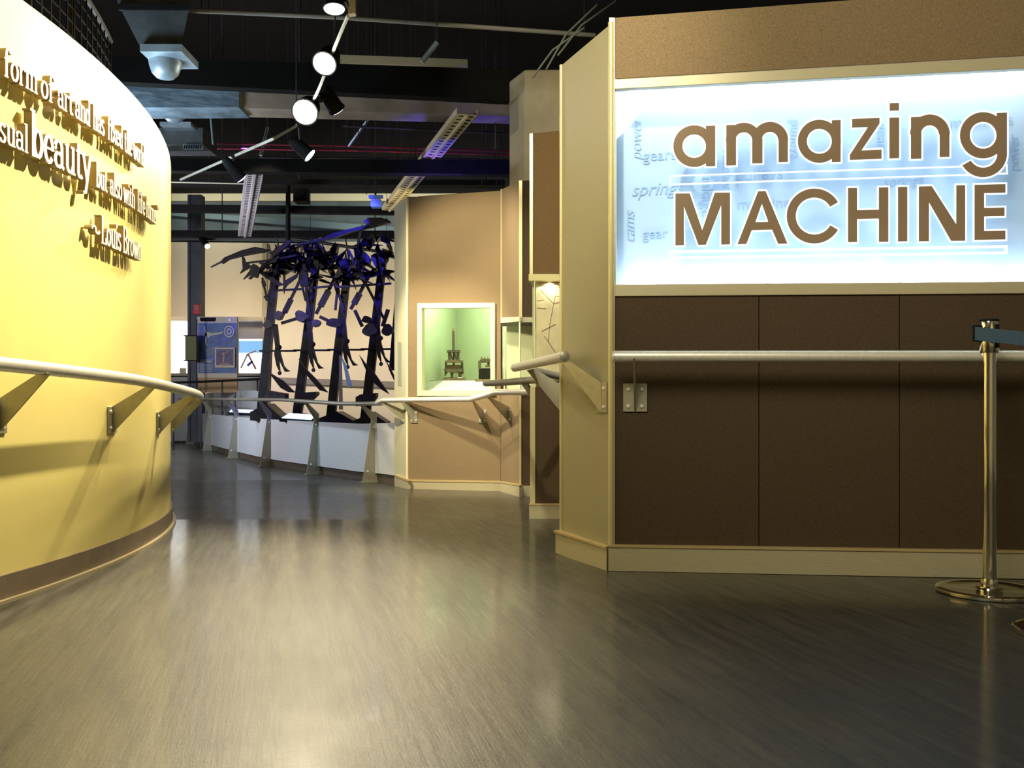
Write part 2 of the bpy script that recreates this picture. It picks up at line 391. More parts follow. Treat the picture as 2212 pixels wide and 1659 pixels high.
def grow_ring(cx, cy, ro, ri, a0=0, a1=360, g=0):
    e = 0 if a1 - a0 >= 360 else math.degrees(g / ro)
    return ring(cx, cy, ro + g, max(ri - g, 1), a0 - e, a1 + e)
def grow_poly(p, g):
    """offset a simple polygon outwards by g"""
    n = len(p); ar = sum(p[i][0] * p[(i + 1) % n][1] - p[(i + 1) % n][0] * p[i][1] for i in range(n)); s = 1 if ar > 0 else -1
    out = []
    for i in range(n):
        a, b, c = Vector(p[i - 1]), Vector(p[i]), Vector(p[(i + 1) % n])
        d1 = (b - a).normalized(); d2 = (c - b).normalized()
        n1 = Vector((d1.y, -d1.x)) * s; n2 = Vector((d2.y, -d2.x)) * s
        k = (n1 + n2); kk = k.length_squared
        k = k * (2 * g / kk) if kk > 0.2 else k.normalized() * g * 1.5
        if k.length > 2.5 * g: k = k.normalized() * 2.5 * g
        out.append(tuple(b + k))
    return out
LET = []
def L_(ch, word, polys, rings): LET.append((ch, word, polys, rings))
L_('a', 'amazing', [rect(1525, 271.5, 1545, 359)], [(1499.5, 315.5, 45, 25.5, 0, 360)])
L_('m', 'amazing', [rect(1569, 270, 1590, 357.5), rect(1625, 300, 1647, 353), rect(1682, 300, 1702, 350)],
   [(1607, 304, 39, 18.5, 180, 360), (1663.5, 302, 39, 17.5, 180, 360)])
L_('a', 'amazing', [rect(1797, 259.5, 1816, 350)], [(1770, 305, 46.5, 27, 0, 360)])
L_('z', 'amazing', [[(1841, 256.5), (1900, 254.5), (1900, 267), (1861, 325), (1904.5, 323), (1904.5, 342.5), (1836, 345.5), (1836, 334), (1875, 274.5), (1841, 275.5)]], [])
L_('i', 'amazing', [rect(1921.5, 254, 1942.5, 342), rect(1922, 223, 1942, 239)], [])
L_('n', 'amazing', [rect(1968, 252.5, 1990.5, 343), rect(2030, 286, 2051, 339)], [(2009, 290, 43, 19.5, 180, 360)])
L_('g', 'amazing', [rect(2153.5, 243.5, 2175.5, 333)], [(2124, 292, 50, 29, 0, 360), (2124, 331, 51.5, 31, -2, 150)])
L_('M', 'MACHINE', [[(1459, 418), (1490, 417.5), (1517, 497), (1544, 416), (1577, 415.6), (1577, 528), (1558, 528.3), (1558, 443), (1525, 528.6), (1509, 529), (1477.4, 446), (1477.4, 529.5), (1459, 529.8)]], [])
L_('A', 'MACHINE', [[(1637.6, 413), (1654, 412.7), (1701, 526), (1681, 526.4), (1668, 496), (1624, 497), (1612.5, 527), (1593, 527.5)]], [])
L_('C', 'MACHINE', [], [(1759, 466.5, 59.5, 40, 30, 330)])
L_('H', 'MACHINE', [[(1832, 406), (1851.4, 405.6), (1851.4, 453.8), (1898.7, 452.6), (1898.7, 404.7), (1919, 404.3), (1919, 522), (1898.7, 522.3), (1898.7, 471.8), (1851.4, 473), (1851.4, 522.8), (1832, 523)]], [])
L_('I', 'MACHINE', [rect(1940, 403.5, 1960, 521.5, -0.015)], [])
L_('N', 'MACHINE', [[(1985, 402.5), (2013, 402), (2066, 485), (2066, 400), (2085, 399.7), (2085, 520), (2055, 520.4), (2006.7, 436), (2006.7, 521), (1985, 521.3)]], [])
L_('E', 'MACHINE', [[(2105.6, 399), (2172, 397.6), (2172, 416), (2126, 417), (2126, 449), (2170, 448), (2170, 466.5), (2126, 467.5), (2126, 499), (2172, 498), (2172, 517), (2105.6, 518.3)]], [])
A_HOLE = [(1645.8, 440), (1659.8, 479.2), (1631.8, 479.8)]
def annulus(mb, cx, cy, ro, ri, th, off, n=48):
    N_ = nrm(A0, Bx); vs = []
    for i in range(n):
        a = 2 * math.pi * i / n
        for r_ in (ro, ri):
            p = PV(cx + r_ * math.cos(a), cy + r_ * math.sin(a), A0, Bx, off); vs += [p, p - N_ * th]
    fs = []
    for i in range(n):
        a, b = i * 4, ((i + 1) % n) * 4
        fs += [(a, b, b + 2, a + 2), (a + 3, b + 3, b + 1, a + 1), (a + 1, b + 1, b, a), (a + 2, b + 2, b + 3, a + 3)]
    return mb.add(vs, fs)
def union_mesh(pieces):
    """union of closed solids as one clean mesh"""
    objs = []
    for m_ in pieces:
        me = bpy.data.meshes.new('piece'); me.from_pydata([v - Vector(sgn.location) for v in m_.v], [], m_.f)
        bm = bmesh.new(); bm.from_mesh(me); bmesh.ops.recalc_face_normals(bm, faces=bm.faces); bm.to_mesh(me); bm.free()
        o = bpy.data.objects.new('piece', me); COL.objects.link(o); objs.append(o)
    for o in objs[1:]:
        md = objs[0].modifiers.new('u', 'BOOLEAN'); md.operation = 'UNION'; md.solver = 'EXACT'; md.object = o
    bpy.context.view_layer.update()
    me = bpy.data.meshes.new_from_object(objs[0].evaluated_get(bpy.context.evaluated_depsgraph_get()))
    for o in objs: bpy.data.objects.remove(o)
    return me
for k, (ch, word, polys, rings) in enumerate(LET):
    for halo in (True, False):
        g = 3.6 if halo else 0.0; off = -0.0055 if halo else 0.0; th = 0.003; pieces = []
        if ch == 'A':      # with its counter left open
            o = grow_poly(polys[0], g) if g else polys[0]
            hl = [(1645.8, 440 + g * 2.2), (1659.8 - g * 1.25, 479.2 - g), (1631.8 + g * 1.25, 479.8 - g)]
            m = MB(); N_ = nrm(A0, Bx)
            vv = [PV(x, y, A0, Bx, off) for x, y in o + hl]; vv += [p - N_ * th for p in vv]
            fc = [(0, 1, 9, 8), (1, 2, 3, 4, 9), (9, 4, 5, 10), (5, 6, 7, 0, 8, 10)]
            fs = fc + [tuple(i + 11 for i in reversed(f)) for f in fc]
            fs += [(i, i + 11, (i + 1) % 8 + 11, (i + 1) % 8) for i in range(8)] + [(8 + i, 8 + (i + 1) % 3, 19 + (i + 1) % 3, 19 + i) for i in range(3)]
            pieces.append(m.add(vv, fs))
        for p in (polys if ch != 'A' else []):
            pieces.append(quad(MB(), grow_poly(p, g) if g else p, A0, Bx, th, off))
        for (cx, cy, ro, ri, a0, a1) in rings:
            if a1 - a0 >= 360: pieces.append(annulus(MB(), cx, cy, ro + g, ri - g, th, off))
            else:
                e = math.degrees(g / ro); n_ = 30; o = []
                for i in range(n_ + 1):
                    b = math.radians(a0 - e + (a1 - a0 + 2 * e) * i / n_); o.append((cx + (ro + g) * math.cos(b), cy + (ro + g) * math.sin(b)))
                for i in range(n_, -1, -1):
                    b = math.radians(a0 - e + (a1 - a0 + 2 * e) * i / n_); o.append((cx + (ri - g) * math.cos(b), cy + (ri - g) * math.sin(b)))
                pieces.append(quad(MB(), o, A0, Bx, th, off))
        if ch in 'mn':   # tops of the middle stems end inside the arches
            pass
        me = union_mesh(pieces); me.materials.clear(); me.materials.append(M_HALO if halo else M_SIGNL)
        nm = 'letter_outline' if halo else 'letter'
        o = bpy.data.objects.new(nm, me); COL.objects.link(o); o.parent = sgn
        if not halo: o['label'] = 'brown letter %s of the word %s' % (ch, word)
def outline_box(x0, x1, y0, y1, sl, w, gap=None):
    m = MB(); Y0 = lambda x: y0 + sl * (x - x0); Y1 = lambda x: y1 + sl * (x - x0)
    segs = [[(x0, Y0(x0)), (gap or x1, Y0(gap or x1)), (gap or x1, Y0(gap or x1) + w), (x0, Y0(x0) + w)],
            [(x0, Y1(x0) - w), (x1, Y1(x1) - w), (x1, Y1(x1)), (x0, Y1(x0))],
            [(x0, Y0(x0)), (x0 + w, Y0(x0)), (x0 + w, Y1(x0)), (x0, Y1(x0))],
            [(x1 - w, Y0(x1)), (x1, Y0(x1)), (x1, Y1(x1)), (x1 - w, Y1(x1))]]
    for q in segs: quad(m, q, A0, Bx, 0.002, -0.008)
    build('outline_bar', m, M_HALO, sgn)
outline_box(1446.5, 2177, 378.5, 400, -0.0325, 3.2, 2076)
outline_box(1446.5, 2176.5, 541, 560, -0.0155, 5.5)
# faint words printed on the panel behind the glass
M_GHOST = mat('faint_blue_grey_print', (0.40, 0.54, 0.74), 0.9)
def ghost(txt, px, py, hpx, rot=0, shear=0.0, font=None):
    c = bpy.data.curves.new('printed_word', 'FONT'); c.body = txt; c.size = hpx / F * 4.0 * 1.35; c.shear = shear; c.extrude = 0.0005
    c.align_x = 'CENTER'; c.align_y = 'CENTER'
    o = bpy.data.objects.new('printed_word', c); COL.objects.link(o); o.parent = sgn
    p = WR(px, py, -0.165); o.location = p - Vector(sgn.location)
    yaw = math.atan2(dW.y, dW.x)
    o.rotation_euler = (Matrix.Rotation(yaw, 3, 'Z') @ Matrix.Rotation(math.radians(90), 3, 'X') @ Matrix.Rotation(math.radians(rot), 3, 'Z')).to_euler()
    c.materials.append(M_GHOST)
    bpy.context.view_layer.update()
    me = bpy.data.meshes.new_from_object(o.evaluated_get(bpy.context.evaluated_depsgraph_get()))
    o2 = bpy.data.objects.new('printed_word', me); COL.objects.link(o2); o2.parent = sgn; o2.location = o.location; o2.rotation_euler = o.rotation_euler
    bpy.data.objects.remove(o); o2.name = 'printed_word'
for g in (('power', 1375, 300, 26, 90, .3), ('springs', 1418, 408, 30, 2, .35), ('cams', 1360, 490, 26, 90, .35), ('gears', 1425, 335, 26, 2, 0),
          ('pulleys', 1640, 376, 28, 2, 0), ('linkage', 1527, 420, 26, -90, 0), ('ratchet', 1570, 365, 22, -90, .3), ('machine', 1650, 440, 26, 1, 0),
          ('gear', 1415, 505, 24, 2, 0), ('pulleys', 1718, 300, 24, -90, 0), ('gears', 1905, 300, 24, -90, 0), ('springs', 1950, 392, 22, 2, .3),
          ('machines', 2120, 262, 26, 2, 0), ('power', 2190, 330, 22, 90, 0)):
    ghost(*g)

# ================================================================== HANDRAILS
def smooth_path(ps, n=6):
    ps = [Vector(p) for p in ps]; out = []
    for i in range(len(ps) - 1):
        p0 = ps[max(i - 1, 0)]; p1 = ps[i]; p2 = ps[i + 1]; p3 = ps[min(i + 2, len(ps) - 1)]
        for k in range(n):
            t = k / n
            out.append(0.5 * ((2 * p1) + (p2 - p0) * t + (2 * p0 - 5 * p1 + 4 * p2 - p3) * t * t + (3 * p1 - p0 - 3 * p2 + p3) * t ** 3))
    return out + [ps[-1]]
def rail_tube(par, pts, r=0.0235, mt=None):
    return build('rail', MB().tube(pts, r, 20), mt or M_STEEL, par, True)
def bracket(par, wall_pt, n, tip, ph=0.118, pw=0.10, th=0.008, side=None, mt=None):
    """tapered plate from a wall mounting plate out to the underside of the rail; wall_pt = centre of the plate on the wall"""
    n = Vector(n).normalized(); t = Vector((-n.y, n.x, 0)); w = Vector(wall_pt); tip = Vector(tip)
    mt = mt or M_STEELM
    m = MB(); q = [w - t * pw / 2 - Vector((0, 0, ph / 2)), w + t * pw / 2 - Vector((0, 0, ph / 2)), w + t * pw / 2 + Vector((0, 0, ph / 2)), w - t * pw / 2 + Vector((0, 0, ph / 2))]
    m.prism(q, n * 0.008); pl = bevel(build('mounting_plate', m, mt, par), 0.0015)
    for sx in (-1, 1):
        for sz in (-1, 1):
            c = w + t * sx * pw * 0.28 + Vector((0, 0, sz * ph * 0.30)) + n * 0.008
            b = MB().lathe(c, [(0.009, 0), (0.009, 0.003), (0.006, 0.006)], 12, n)
            build('bolt', b, M_STEEL, pl, True)
    d = (tip - w); d.z = 0
    a0 = w + n * 0.006 - Vector((0, 0, ph / 2)); a1 = w + n * 0.006 + Vector((0, 0, ph / 2))
    dh = d.normalized()
    q = [a0, a1, tip - dh * 0.02, tip + dh * 0.025]
    s = Vector((-dh.y, dh.x, 0))
    build('bracket_arm', MB().prism([p - s * th / 2 for p in q], s * th), mt, par)

# right wall rail
hr = thing('handrail', WR(1330, 770, 0.15), 'straight steel handrail across the dark brown panels below the sign', 'handrail', 'steel handrails')
p0 = WR(1327, 770, 0.15); p1 = WR(XR, 770, 0.15)
rail_tube(hr, [p0, p1], 0.0235)
build('end_cap', MB().lathe(p0 - dW * 0.001, [(0.0235, 0), (0.022, -0.006), (0.012, -0.009)], 20, dW), M_STEEL, hr, True)
for px in (1372, 2290):
    w = WR(px, 859, 0.0); bracket(hr, w, nW, w + nW * 0.15 + dW * (-0.005) + Vector((0, 0, 0.158)))

# left wall rail
def zl(y):
    T = [(-2, .92), (0, .88), (3, .82), (4, .788), (4.75, .752), (5.8, .718), (7, .675), (9, .60)]
    for (a, za), (b, zb) in zip(T, T[1:]):
        if y <= b: return za + (zb - za) * (y - a) / (b - a)
    return T[-1][1]
hl = thing('handrail', CW(0, 6.47, 0.8), 'curved steel handrail following the yellow wall on the left', 'handrail', 'steel handrails')
pts = []
for i in range(60):
    ph = -0.62 + (0.62 + 0.52) * i / 59; y = CY + 6.47 * math.sin(ph); pts.append(CW(ph, 6.47, zl(y)))
rail_tube(hl, pts, 0.0235)
for px in (-8, 240, 341, 362.6):
    ph = phi_px(px) if px < 362 else phi_px(341) + 0.14
    n = Vector((math.cos(ph), math.sin(ph), 0)); w = CW(ph, R, 0); zr = zl(w.y)
    w.z = zr - 0.165; tip = CW(ph, 6.47, zr - 0.018); bracket(hl, w, n, tip)

# ================================================================== DISPLAY UNITS (right side, stepping back)
# unit B: display case just past the wall end
YB = FL(1145, 1120).y; B1 = Vector((P(1145, 0, YB).x, YB, 0)); B2 = Vector((1.4, YB - 0.12, 0))
nB = nrm(B1, B2)
def bx(name, pxs, par, mt, th=0.5, off=0.0, A=B1, B=B2, bev=0.0):
    m = MB(); quad(m, pxs, A, B, th, off); o = build(name, m, mt, par)
    if bev: bevel(o, bev)
    return o
ub = thing('display_case', (B1.x, B1.y, ramp(B1.y)), 'dark brown display case with a bright drawing behind glass, nearest behind the beige wall end', 'display case')
bx('base', [(1150, 1122), (1330, 1122), (1330, 836), (1150, 836)], ub, M_DBROWN, 0.55, 0.0)
bx('edge_trim', [(1145, 1092), (1156, 1092), (1156, 836), (1145, 836)], ub, M_TRIM, 0.05, 0.006)
bx('baseboard', [(1143, 1121), (1330, 1121), (1330, 1092), (1143, 1092)], ub, M_BASE, 0.56, 0.02)
bx('baseboard_cap', [(1143, 1092), (1330, 1092), (1330, 1088), (1143, 1088)], ub, M_BASEL, 0.56, 0.026)
bx('header', [(1150, 594), (1330, 594), (1330, 270), (1150, 288)], ub, mat('mid_brown_panel', (0.19, 0.12, 0.055), 0.75, noise=0.15, nscale=220, spec=0.2), 0.55, 0.0)
bx('edge_trim', [(1144, 594), (1151, 594), (1151, 288), (1144, 289)], ub, M_TRIM, 0.56, 0.006)
bx('header_trim', [(1142, 606), (1330, 606), (1330, 592), (1142, 592)], ub, mat('pale_yellow_trim', (0.75, 0.68, 0.32), 0.4), 0.57, 0.012)
bx('glass_pane', [(1155, 836), (1330, 836), (1330, 606), (1155, 606)], ub, glass('case_glass', (0.98, 0.99, 0.97), 0.05), 0.008, 0.0)
bx('glass_edge', [(1153.5, 836), (1156, 836), (1156, 606), (1153.5, 606)], ub, mat('glass_edge', (0.8, 0.85, 0.6), 0.2), 0.010, 0.001)
dr = bx('drawing_sheet', [(1158, 838), (1330, 838), (1330, 606), (1158, 606)], ub, mat('parchment_sheet', (0.86, 0.76, 0.54), 0.7, noise=0.12, nscale=9), 0.01, -0.06)
def ink(par, pxl, w, A, B, off, mt):
    m = MB()
    for (x0, y0, x1, y1) in pxl:
        d = Vector((x1 - x0, y1 - y0)).normalized(); nn = Vector((-d.y, d.x)) * w / 2
        quad(m, [(x0 + nn.x, y0 + nn.y), (x1 + nn.x, y1 + nn.y), (x1 - nn.x, y1 - nn.y), (x0 - nn.x, y0 - nn.y)], A, B, 0.001, off)
    return build('ink_drawing', m, mt, par)
INK = mat('sepia_ink', (0.28, 0.2, 0.12), 0.8)
ink(dr, [(1168, 627, 1212, 620), (1168, 628, 1196, 656), (1196, 656, 1212, 652), (1196, 656, 1188, 698), (1200, 640, 1196, 656), (1200, 640, 1208, 640), (1160, 665, 1180, 667), (1161, 612, 1210, 610), (1163, 616, 1200, 613), (1188, 698, 1184, 740), (1170, 716, 1200, 700), (1176, 726, 1206, 770), (1160, 650, 1174, 648)], 1.3, B1, B2, -0.055, INK)
bx('case_back', [(1150, 840), (1330, 840), (1330, 600), (1150, 600)], ub, mat('pale_case_lining', (0.62, 0.66, 0.42), 0.7), 0.02, -0.52)
spot((0.24, YB + 0.035, 1.44), (0.22, YB + 0.07, 0.8), 1.2, 160, (1.0, 0.9, 0.68), 0.01, 0.5)  # unseen spot added inside the case to brighten the drawing

# tall beige bulkhead above it
YH = 8.75
m = MB()
p = [P(1133, 149, YH), P(1330, 153, YH), P(1330, 600, YH), P(1133, 600, YH)]
L1 = P(1100, 175, YH * 1.038)
zb = 1.7; zt2 = P(1133, 149, YH).z
fp = [(P(1133, 0, YH).x, YH), (L1.x, L1.y), (L1.x + 0.1, L1.y + 0.5), (1.6, L1.y + 0.5), (1.6, YH)]
m.prism([(x, y, 2.62) for x, y in fp], (0, 0, zt2 - 2.62))
struct(bevel(build('wall_bulkhead', m, mat('dusty_beige_laminate', (0.42, 0.36, 0.23), 0.6, noise=0.12, nscale=4)), 0.02), 'tall plain beige bulkhead rising above the display cases')

# unit C: narrower case with an angled face
K1 = Vector((P(1082, 0, 8.95).x, 8.95, 0)); K2 = Vector((P(1122, 0, 8.2).x, 8.2, 0)); K3 = Vector((1.2, 8.1, 0))
uc = thing('display_case', (K2.x, K2.y, ramp(K2.y)), 'narrow display case with tan angled side and dark front beside the glazed window wall', 'display case')
n1 = nrm(K1, K2)
def cbox(name, y0a, y1a, y0b, y1b, mt, par, A=K1, B=K2, xa=1082, xb=1122, th=0.02, off=0.0):
    return bx(name, [(xa, y1a), (xb, y1b), (xb, y0b), (xa, y0a)], par, mt, th, off, A, B)
def ucore(name, z0, z1, mt):
    m = MB(); m.prism([(K1.x + 0.004, K1.y + 0.03, z0), (K2.x + 0.004, K2.y + 0.02, z0), (K3.x, K3.y + 0.02, z0), (K3.x, K3.y + 0.9, z0)], (0, 0, z1 - z0)); return build(name, m, mt, uc)
zc = lambda py, Y: H - (py - HY) / F * Y
ucore('header', zc(690, 8.2), zc(392, 8.2), M_DBROWN)
ucore('base', ramp(8.2), zc(848, 8.2), M_DBROWN)
cbox('header_side', 410, 697, 391, 694, M_TAN, uc)
bx('header_front', [(1128, 685), (1300, 685), (1300, 389), (1128, 390)], uc, M_DBROWN, 0.02, 0.0, K2, K3)
bx('corner_trim', [(1121, 697), (1128, 697), (1128, 390), (1121, 390)], uc, M_TRIM, 0.02, 0.004, K2, K3)
cbox('edge_trim', 409, 697, 408, 697, M_TRIM, uc, xa=1081, xb=1084, off=0.004)
cbox('header_trim', 686, 698, 684, 694, M_CREAM, uc, off=0.008)
bx('header_trim', [(1122, 696), (1300, 696), (1300, 685), (1122, 685)], uc, M_STEELM, 0.02, 0.004, K2, K3)
cbox('base_side', 848, 1064, 846, 1074, M_TAN, uc)
bx('base_front', [(1126, 1074), (1300, 1074), (1300, 846), (1126, 846)], uc, M_DBROWN, 0.02, 0.0, K2, K3)
bx('corner_trim', [(1121, 1049), (1126, 1049), (1126, 846), (1121, 846)], uc, M_TRIM, 0.02, 0.004, K2, K3)
cbox('baseboard', 1042, 1065, 1049, 1075, M_BASE, uc, off=0.02, th=0.03)
bx('baseboard', [(1122, 1075), (1300, 1076), (1300, 1051), (1122, 1050)], uc, M_BASE, 0.03, 0.02, K2, K3)
cbox('baseboard_cap', 1040, 1043, 1047, 1050, M_BASEL, uc, off=0.025, th=0.03)
cbox('glass_pane', 697, 848, 694, 846, glass('case_glass'), uc, th=0.006)
bx('glass_pane', [(1122, 846), (1300, 846), (1300, 696), (1122, 696)], uc, glass('case_glass'), 0.006, 0.0, K2, K3)
cbox('glass_edge', 697, 848, 694, 846, MATS['glass_edge'], uc, xa=1121, xb=1123, th=0.008, off=0.002)
cbox('glass_edge', 720, 848, 719, 848, MATS['glass_edge'], uc, xa=1088, xb=1089.5, th=0.008, off=0.002)
m = MB(); m.prism([(K1.x + 0.05, K1.y + 0.45, 0.70), (1.2, K1.y + 0.25, 0.70), (1.2, K1.y + 0.35, 0.70), (K1.x + 0.05, K1.y + 0.50, 0.70)], (0, 0, 0.9))
build('case_back', m, mat('pale_green_lining', (0.72, 0.72, 0.52), 0.7), uc)
spot((0.3, 8.5, 1.42), (0.25, 8.9, 0.9), 18, 140, (1.0, 0.98, 0.8), 0.03, 0.5)  # unseen spot added inside the case to lift its lining

# wall D with the glazed window, and its pale end facet
D1 = Vector((P(880, 0, 9.40).x, 9.40, 0)); D2 = Vector((P(1082, 0, 8.97).x, 8.97, 0)); E1 = Vector((P(853, 0, 9.88).x, 9.88, 0))
nD = nrm(D1, D2); nE = nrm(E1, D1)
wd = MB()
def dq(mb, pxs, th=0.04, off=0.0): return quad(mb, pxs, D1, D2, th, off)
WX0, WX1, WY0, WY1 = 903, 1067, 657, 853
dq(wd, [(880, 1058), (WX0, 1058), (WX0, 425), (880, 425)])
dq(wd, [(WX1, 1064), (1081.5, 1064), (1081.5, 412), (WX1, 413)])
dq(wd, [(WX0, WY0), (WX1, WY0), (WX1, 413), (WX0, 424)])
dq(wd, [(WX0, 1058), (WX1, 1063), (WX1, WY1), (WX0, WY1)])
wdo = struct(build('wall_middle', wd, M_TAN), 'tan wall with the square glazed opening, lit from the left')
m = MB(); quad(m, [(852, 1050), (880, 1058), (880, 425), (852, 446)], E1, D1, 0.04, 0.0)
we = struct(build('wall_end', m, mat('pale_green_beige_laminate', (0.58, 0.56, 0.36), 0.45)), 'narrow pale facet ending the tan wall, with a slim slot')
m = MB(); quad(m, [(859, 832), (867, 834), (867, 740), (859, 738)], E1, D1, 0.01, 0.004); build('slot', m, mat('slot_grey', (0.3, 0.33, 0.25), 0.6), we)
m = MB(); m.tube([D1 + Vector((0, -0.004, ramp(9.4) + 0.1)), D1 + Vector((0, -0.004, zc(425, 9.4)))], 0.014, 12)
struct(build('trim_4', m, M_CREAM, smooth=True), 'cream corner trim between pale facet and tan wall')
m = MB(); dq(m, [(880, 1058), (1083, 1066), (1083, 1043), (880, 1040)], 0.03, 0.015); quad(m, [(852, 1050), (881, 1058), (881, 1040), (852, 1029)], E1, D1, 0.03, 0.015)
bm_ = struct(build('baseboard_middle', m, M_BASE), 'baseboard below the tan wall and its pale facet')
m = MB(); dq(m, [(880, 1040), (1083, 1043), (1083, 1039), (880, 1036)], 0.03, 0.02); quad(m, [(852, 1029), (881, 1040), (881, 1036), (852, 1025)], E1, D1, 0.03, 0.02)
build('cap_strip', m, M_BASEL, bm_)
# window
wn = struct(build('window_1', dq(MB(), [(901, 855), (1069, 855), (1069, 845), (901, 843)], 0.06, 0.02), M_CREAM), 'square cream framed opening in the tan wall onto a green interior')
for q in ([(901, 666), (1069, 665), (1069, 654), (901, 655)], [(901, 845), (911, 845), (911, 664), (901, 664)], [(1059, 846), (1069, 846), (1069, 664), (1059, 664)]):
    bevel(build('window_frame', dq(MB(), q, 0.06, 0.02), M_CREAM, wn), 0.003)
build('pane', dq(MB(), [(909, 846), (1061, 846), (1061, 663), (909, 663)], 0.006, 0.0), glass('window_glass', (0.96, 1.0, 0.95), 0.04), wn)
# green interior niche behind: two walls meeting in a corner, lid, floor slab
M_GREEN = mat('pale_green_paint', (0.56, 0.62, 0.38), 0.6, noise=0.02, nscale=4)
cn = P(987, 0, 10.75); cl = P(905, 0, 9.55); cr = P(1085, 0, 9.35)
m = MB()
m.prism([(cl.x, cl.y, 0.5), (cn.x, cn.y, 0.5), (cn.x, cn.y + 0.05, 0.5), (cl.x - 0.04, cl.y + 0.05, 0.5)], (0, 0, 1.5))
m.prism([(cn.x, cn.y, 0.5), (cr.x + 0.35, cr.y + 0.2, 0.5), (cr.x + 0.35, cr.y + 0.25, 0.5), (cn.x, cn.y + 0.05, 0.5)], (0, 0, 1.5))
m.prism([(cl.x - 0.05, cl.y - 0.16, 2.0), (cn.x, cn.y + 0.05, 2.0), (cr.x + 0.35, cr.y + 0.25, 2.0), (cr.x + 0.3, cr.y - 0.2, 2.0)], (0, 0, 0.03))
struct(build('wall_niche', m, M_GREEN), 'pale green walls of the lit niche behind the glazed opening')
area((-0.45, 9.65, 1.95), (-0.55, 10.3, 1.0), 7, 0.7, 0.15, (0.88, 1.0, 0.88))
m = MB(); m.prism([(cl.x + 0.03, 9.87, 0.87), (cn.x, cn.y - 0.01, 0.87), (cr.x + 0.3, cr.y + 0.50, 0.87), (cr.x + 0.1, 9.80, 0.87)], (0, 0, 0.025))
m.prism([P(908, 845, 9.42), P(925, 845, 9.35), P(955, 822, 9.86), P(920, 823, 9.90)], (0, 0, -0.012))
tag(build('display_ledge', m, mat('grey_ledge', (0.42, 0.42, 0.30), 0.5)), 'grey green ledge inside the lit niche under the two presses', 'ledge')
m = MB()
q = [P(926, 845, 9.33), P(1062, 845, 9.08), P(1072, 822, 9.75), P(957, 822, 9.85)]
m.prism(q, (0, 0, -0.012))
tag(build('reader_panel', m, mat('bright_white_panel', (0.9, 0.86, 0.72), 0.5)), 'tilted blank white reader panel at the bottom of the glazed opening', 'panel')

# old presses inside the niche
def tr(mb, pts, Y, th):   # plate traced at depth Y, thickness centred
    return mb.prism([P(x, y, Y - th / 2) for x, y in pts], (0, th, 0))
M_PRESS = mat('dark_wood_press', (0.10, 0.075, 0.04), 0.6, noise=0.35, nscale=25)
M_PRESS2 = mat('worn_brown_wood', (0.20, 0.13, 0.07), 0.6, noise=0.3, nscale=20)
pr = thing('printing_press', P(982, 817, 10.05), 'old dark wooden screw press with a tall central post, left one in the green niche', 'press')
YP = 10.05
def RC(x0, y0, x1, y1): return [(x0, y1), (x1, y1), (x1, y0), (x0, y0)]
build('screw_post', tr(MB(), RC(976.5, 717, 982, 757), YP, 0.028), M_PRESS, pr)
build('finial', MB().lathe(P(979.3, 717, YP), [(0.014, 0), (0.016, 0.012), (0.007, 0.02), (0.005, 0.05), (0.002, 0.055)], 12), M_PRESS2, pr, True)
build('screw_thread', MB().lathe(P(980, 790, YP), [(0.009 + 0.003 * (i % 2), i * 0.008) for i in range(20)], 12), M_PRESS, pr, True)
build('crown_beam', tr(MB(), [(965, 761), (966, 756), (993, 756), (994, 761)], YP, 0.10), M_PRESS, pr)
for x0, x1 in ((968, 973), (986, 992)):
    build('upright', tr(MB(), RC(x0, 759, x1, 780), YP, 0.05), M_PRESS, pr)
for x0, x1 in ((973, 976.5), (982, 985)):
    build('inner_upright', tr(MB(), [(x0 - 1, 761), (x0 + 1, 761), (x1 + 2, 777), (x1 - 1, 777)], YP, 0.03), M_PRESS, pr)
build('shoulder_beam', tr(MB(), [(965, 777), (994, 777), (999, 783), (961, 783)], YP, 0.11), M_PRESS2, pr)
for x0, x1 in ((961, 965), (996, 1000)):
    build('side_post', tr(MB(), [(x0, 779), (x1, 779), (x1 + 1, 808), (x0 - 1, 808)], YP, 0.05), M_PRESS, pr)
build('platen', MB().tube([P(965, 793, YP), P(996, 793, YP)], 0.022, 14), M_PRESS2, pr, True)
build('bed', tr(MB(), [(962, 796), (1000, 796), (1000, 802), (990, 805), (970, 805), (962, 802)], YP, 0.12), M_PRESS, pr)
build('cross_pin', MB().tube([P(957.5, 798, YP - 0.03), P(1002, 799, YP - 0.03)], 0.006, 8), M_PRESS2, pr)
for q in ([(963, 803), (966, 803), (961.5, 812), (959.5, 812)], [(973, 803), (979, 803), (978, 818), (973, 818)], [(990, 803), (997, 803), (997, 813), (990, 813)]):
    build('leg', tr(MB(), q, YP, 0.06), M_PRESS, pr)
build('base_board', MB().prism([P(956, 822, YP - .15), P(1006, 822, YP - .15), P(1006, 819, YP + .15), P(960, 819, YP + .15)], (0, 0, 0.02)), M_PRESS2, pr)
build('paper_sheet', MB().prism([P(988, 817, YP - .12), P(997, 817, YP - .12), P(1002, 813, YP + .05), P(993, 814, YP + .05)], (0, 0, 0.004)), M_WHITE, pr)
p2 = thing('printing_press', P(1050, 820, 9.85), 'squat black press with an arched top, cut off by the right of the niche opening', 'press')
Y2 = 9.85
build('body', tr(MB(), RC(1034, 797, 1064, 819), Y2, 0.16), M_BLACK, p2)
build('body_top', tr(MB(), RC(1035, 795, 1064, 797), Y2, 0.17), M_IRON2, p2)
for x0, x1 in ((1033, 1039), (1060, 1066)):
    build('side_frame', tr(MB(), RC(x0, 780, x1, 797), Y2, 0.08), M_PRESS, p2)
build('arch', tr(MB(), [(1034, 783), (1066, 783), (1064, 778), (1059, 775.5), (1041, 775.5), (1036, 778)], Y2, 0.09), M_PRESS, p2)
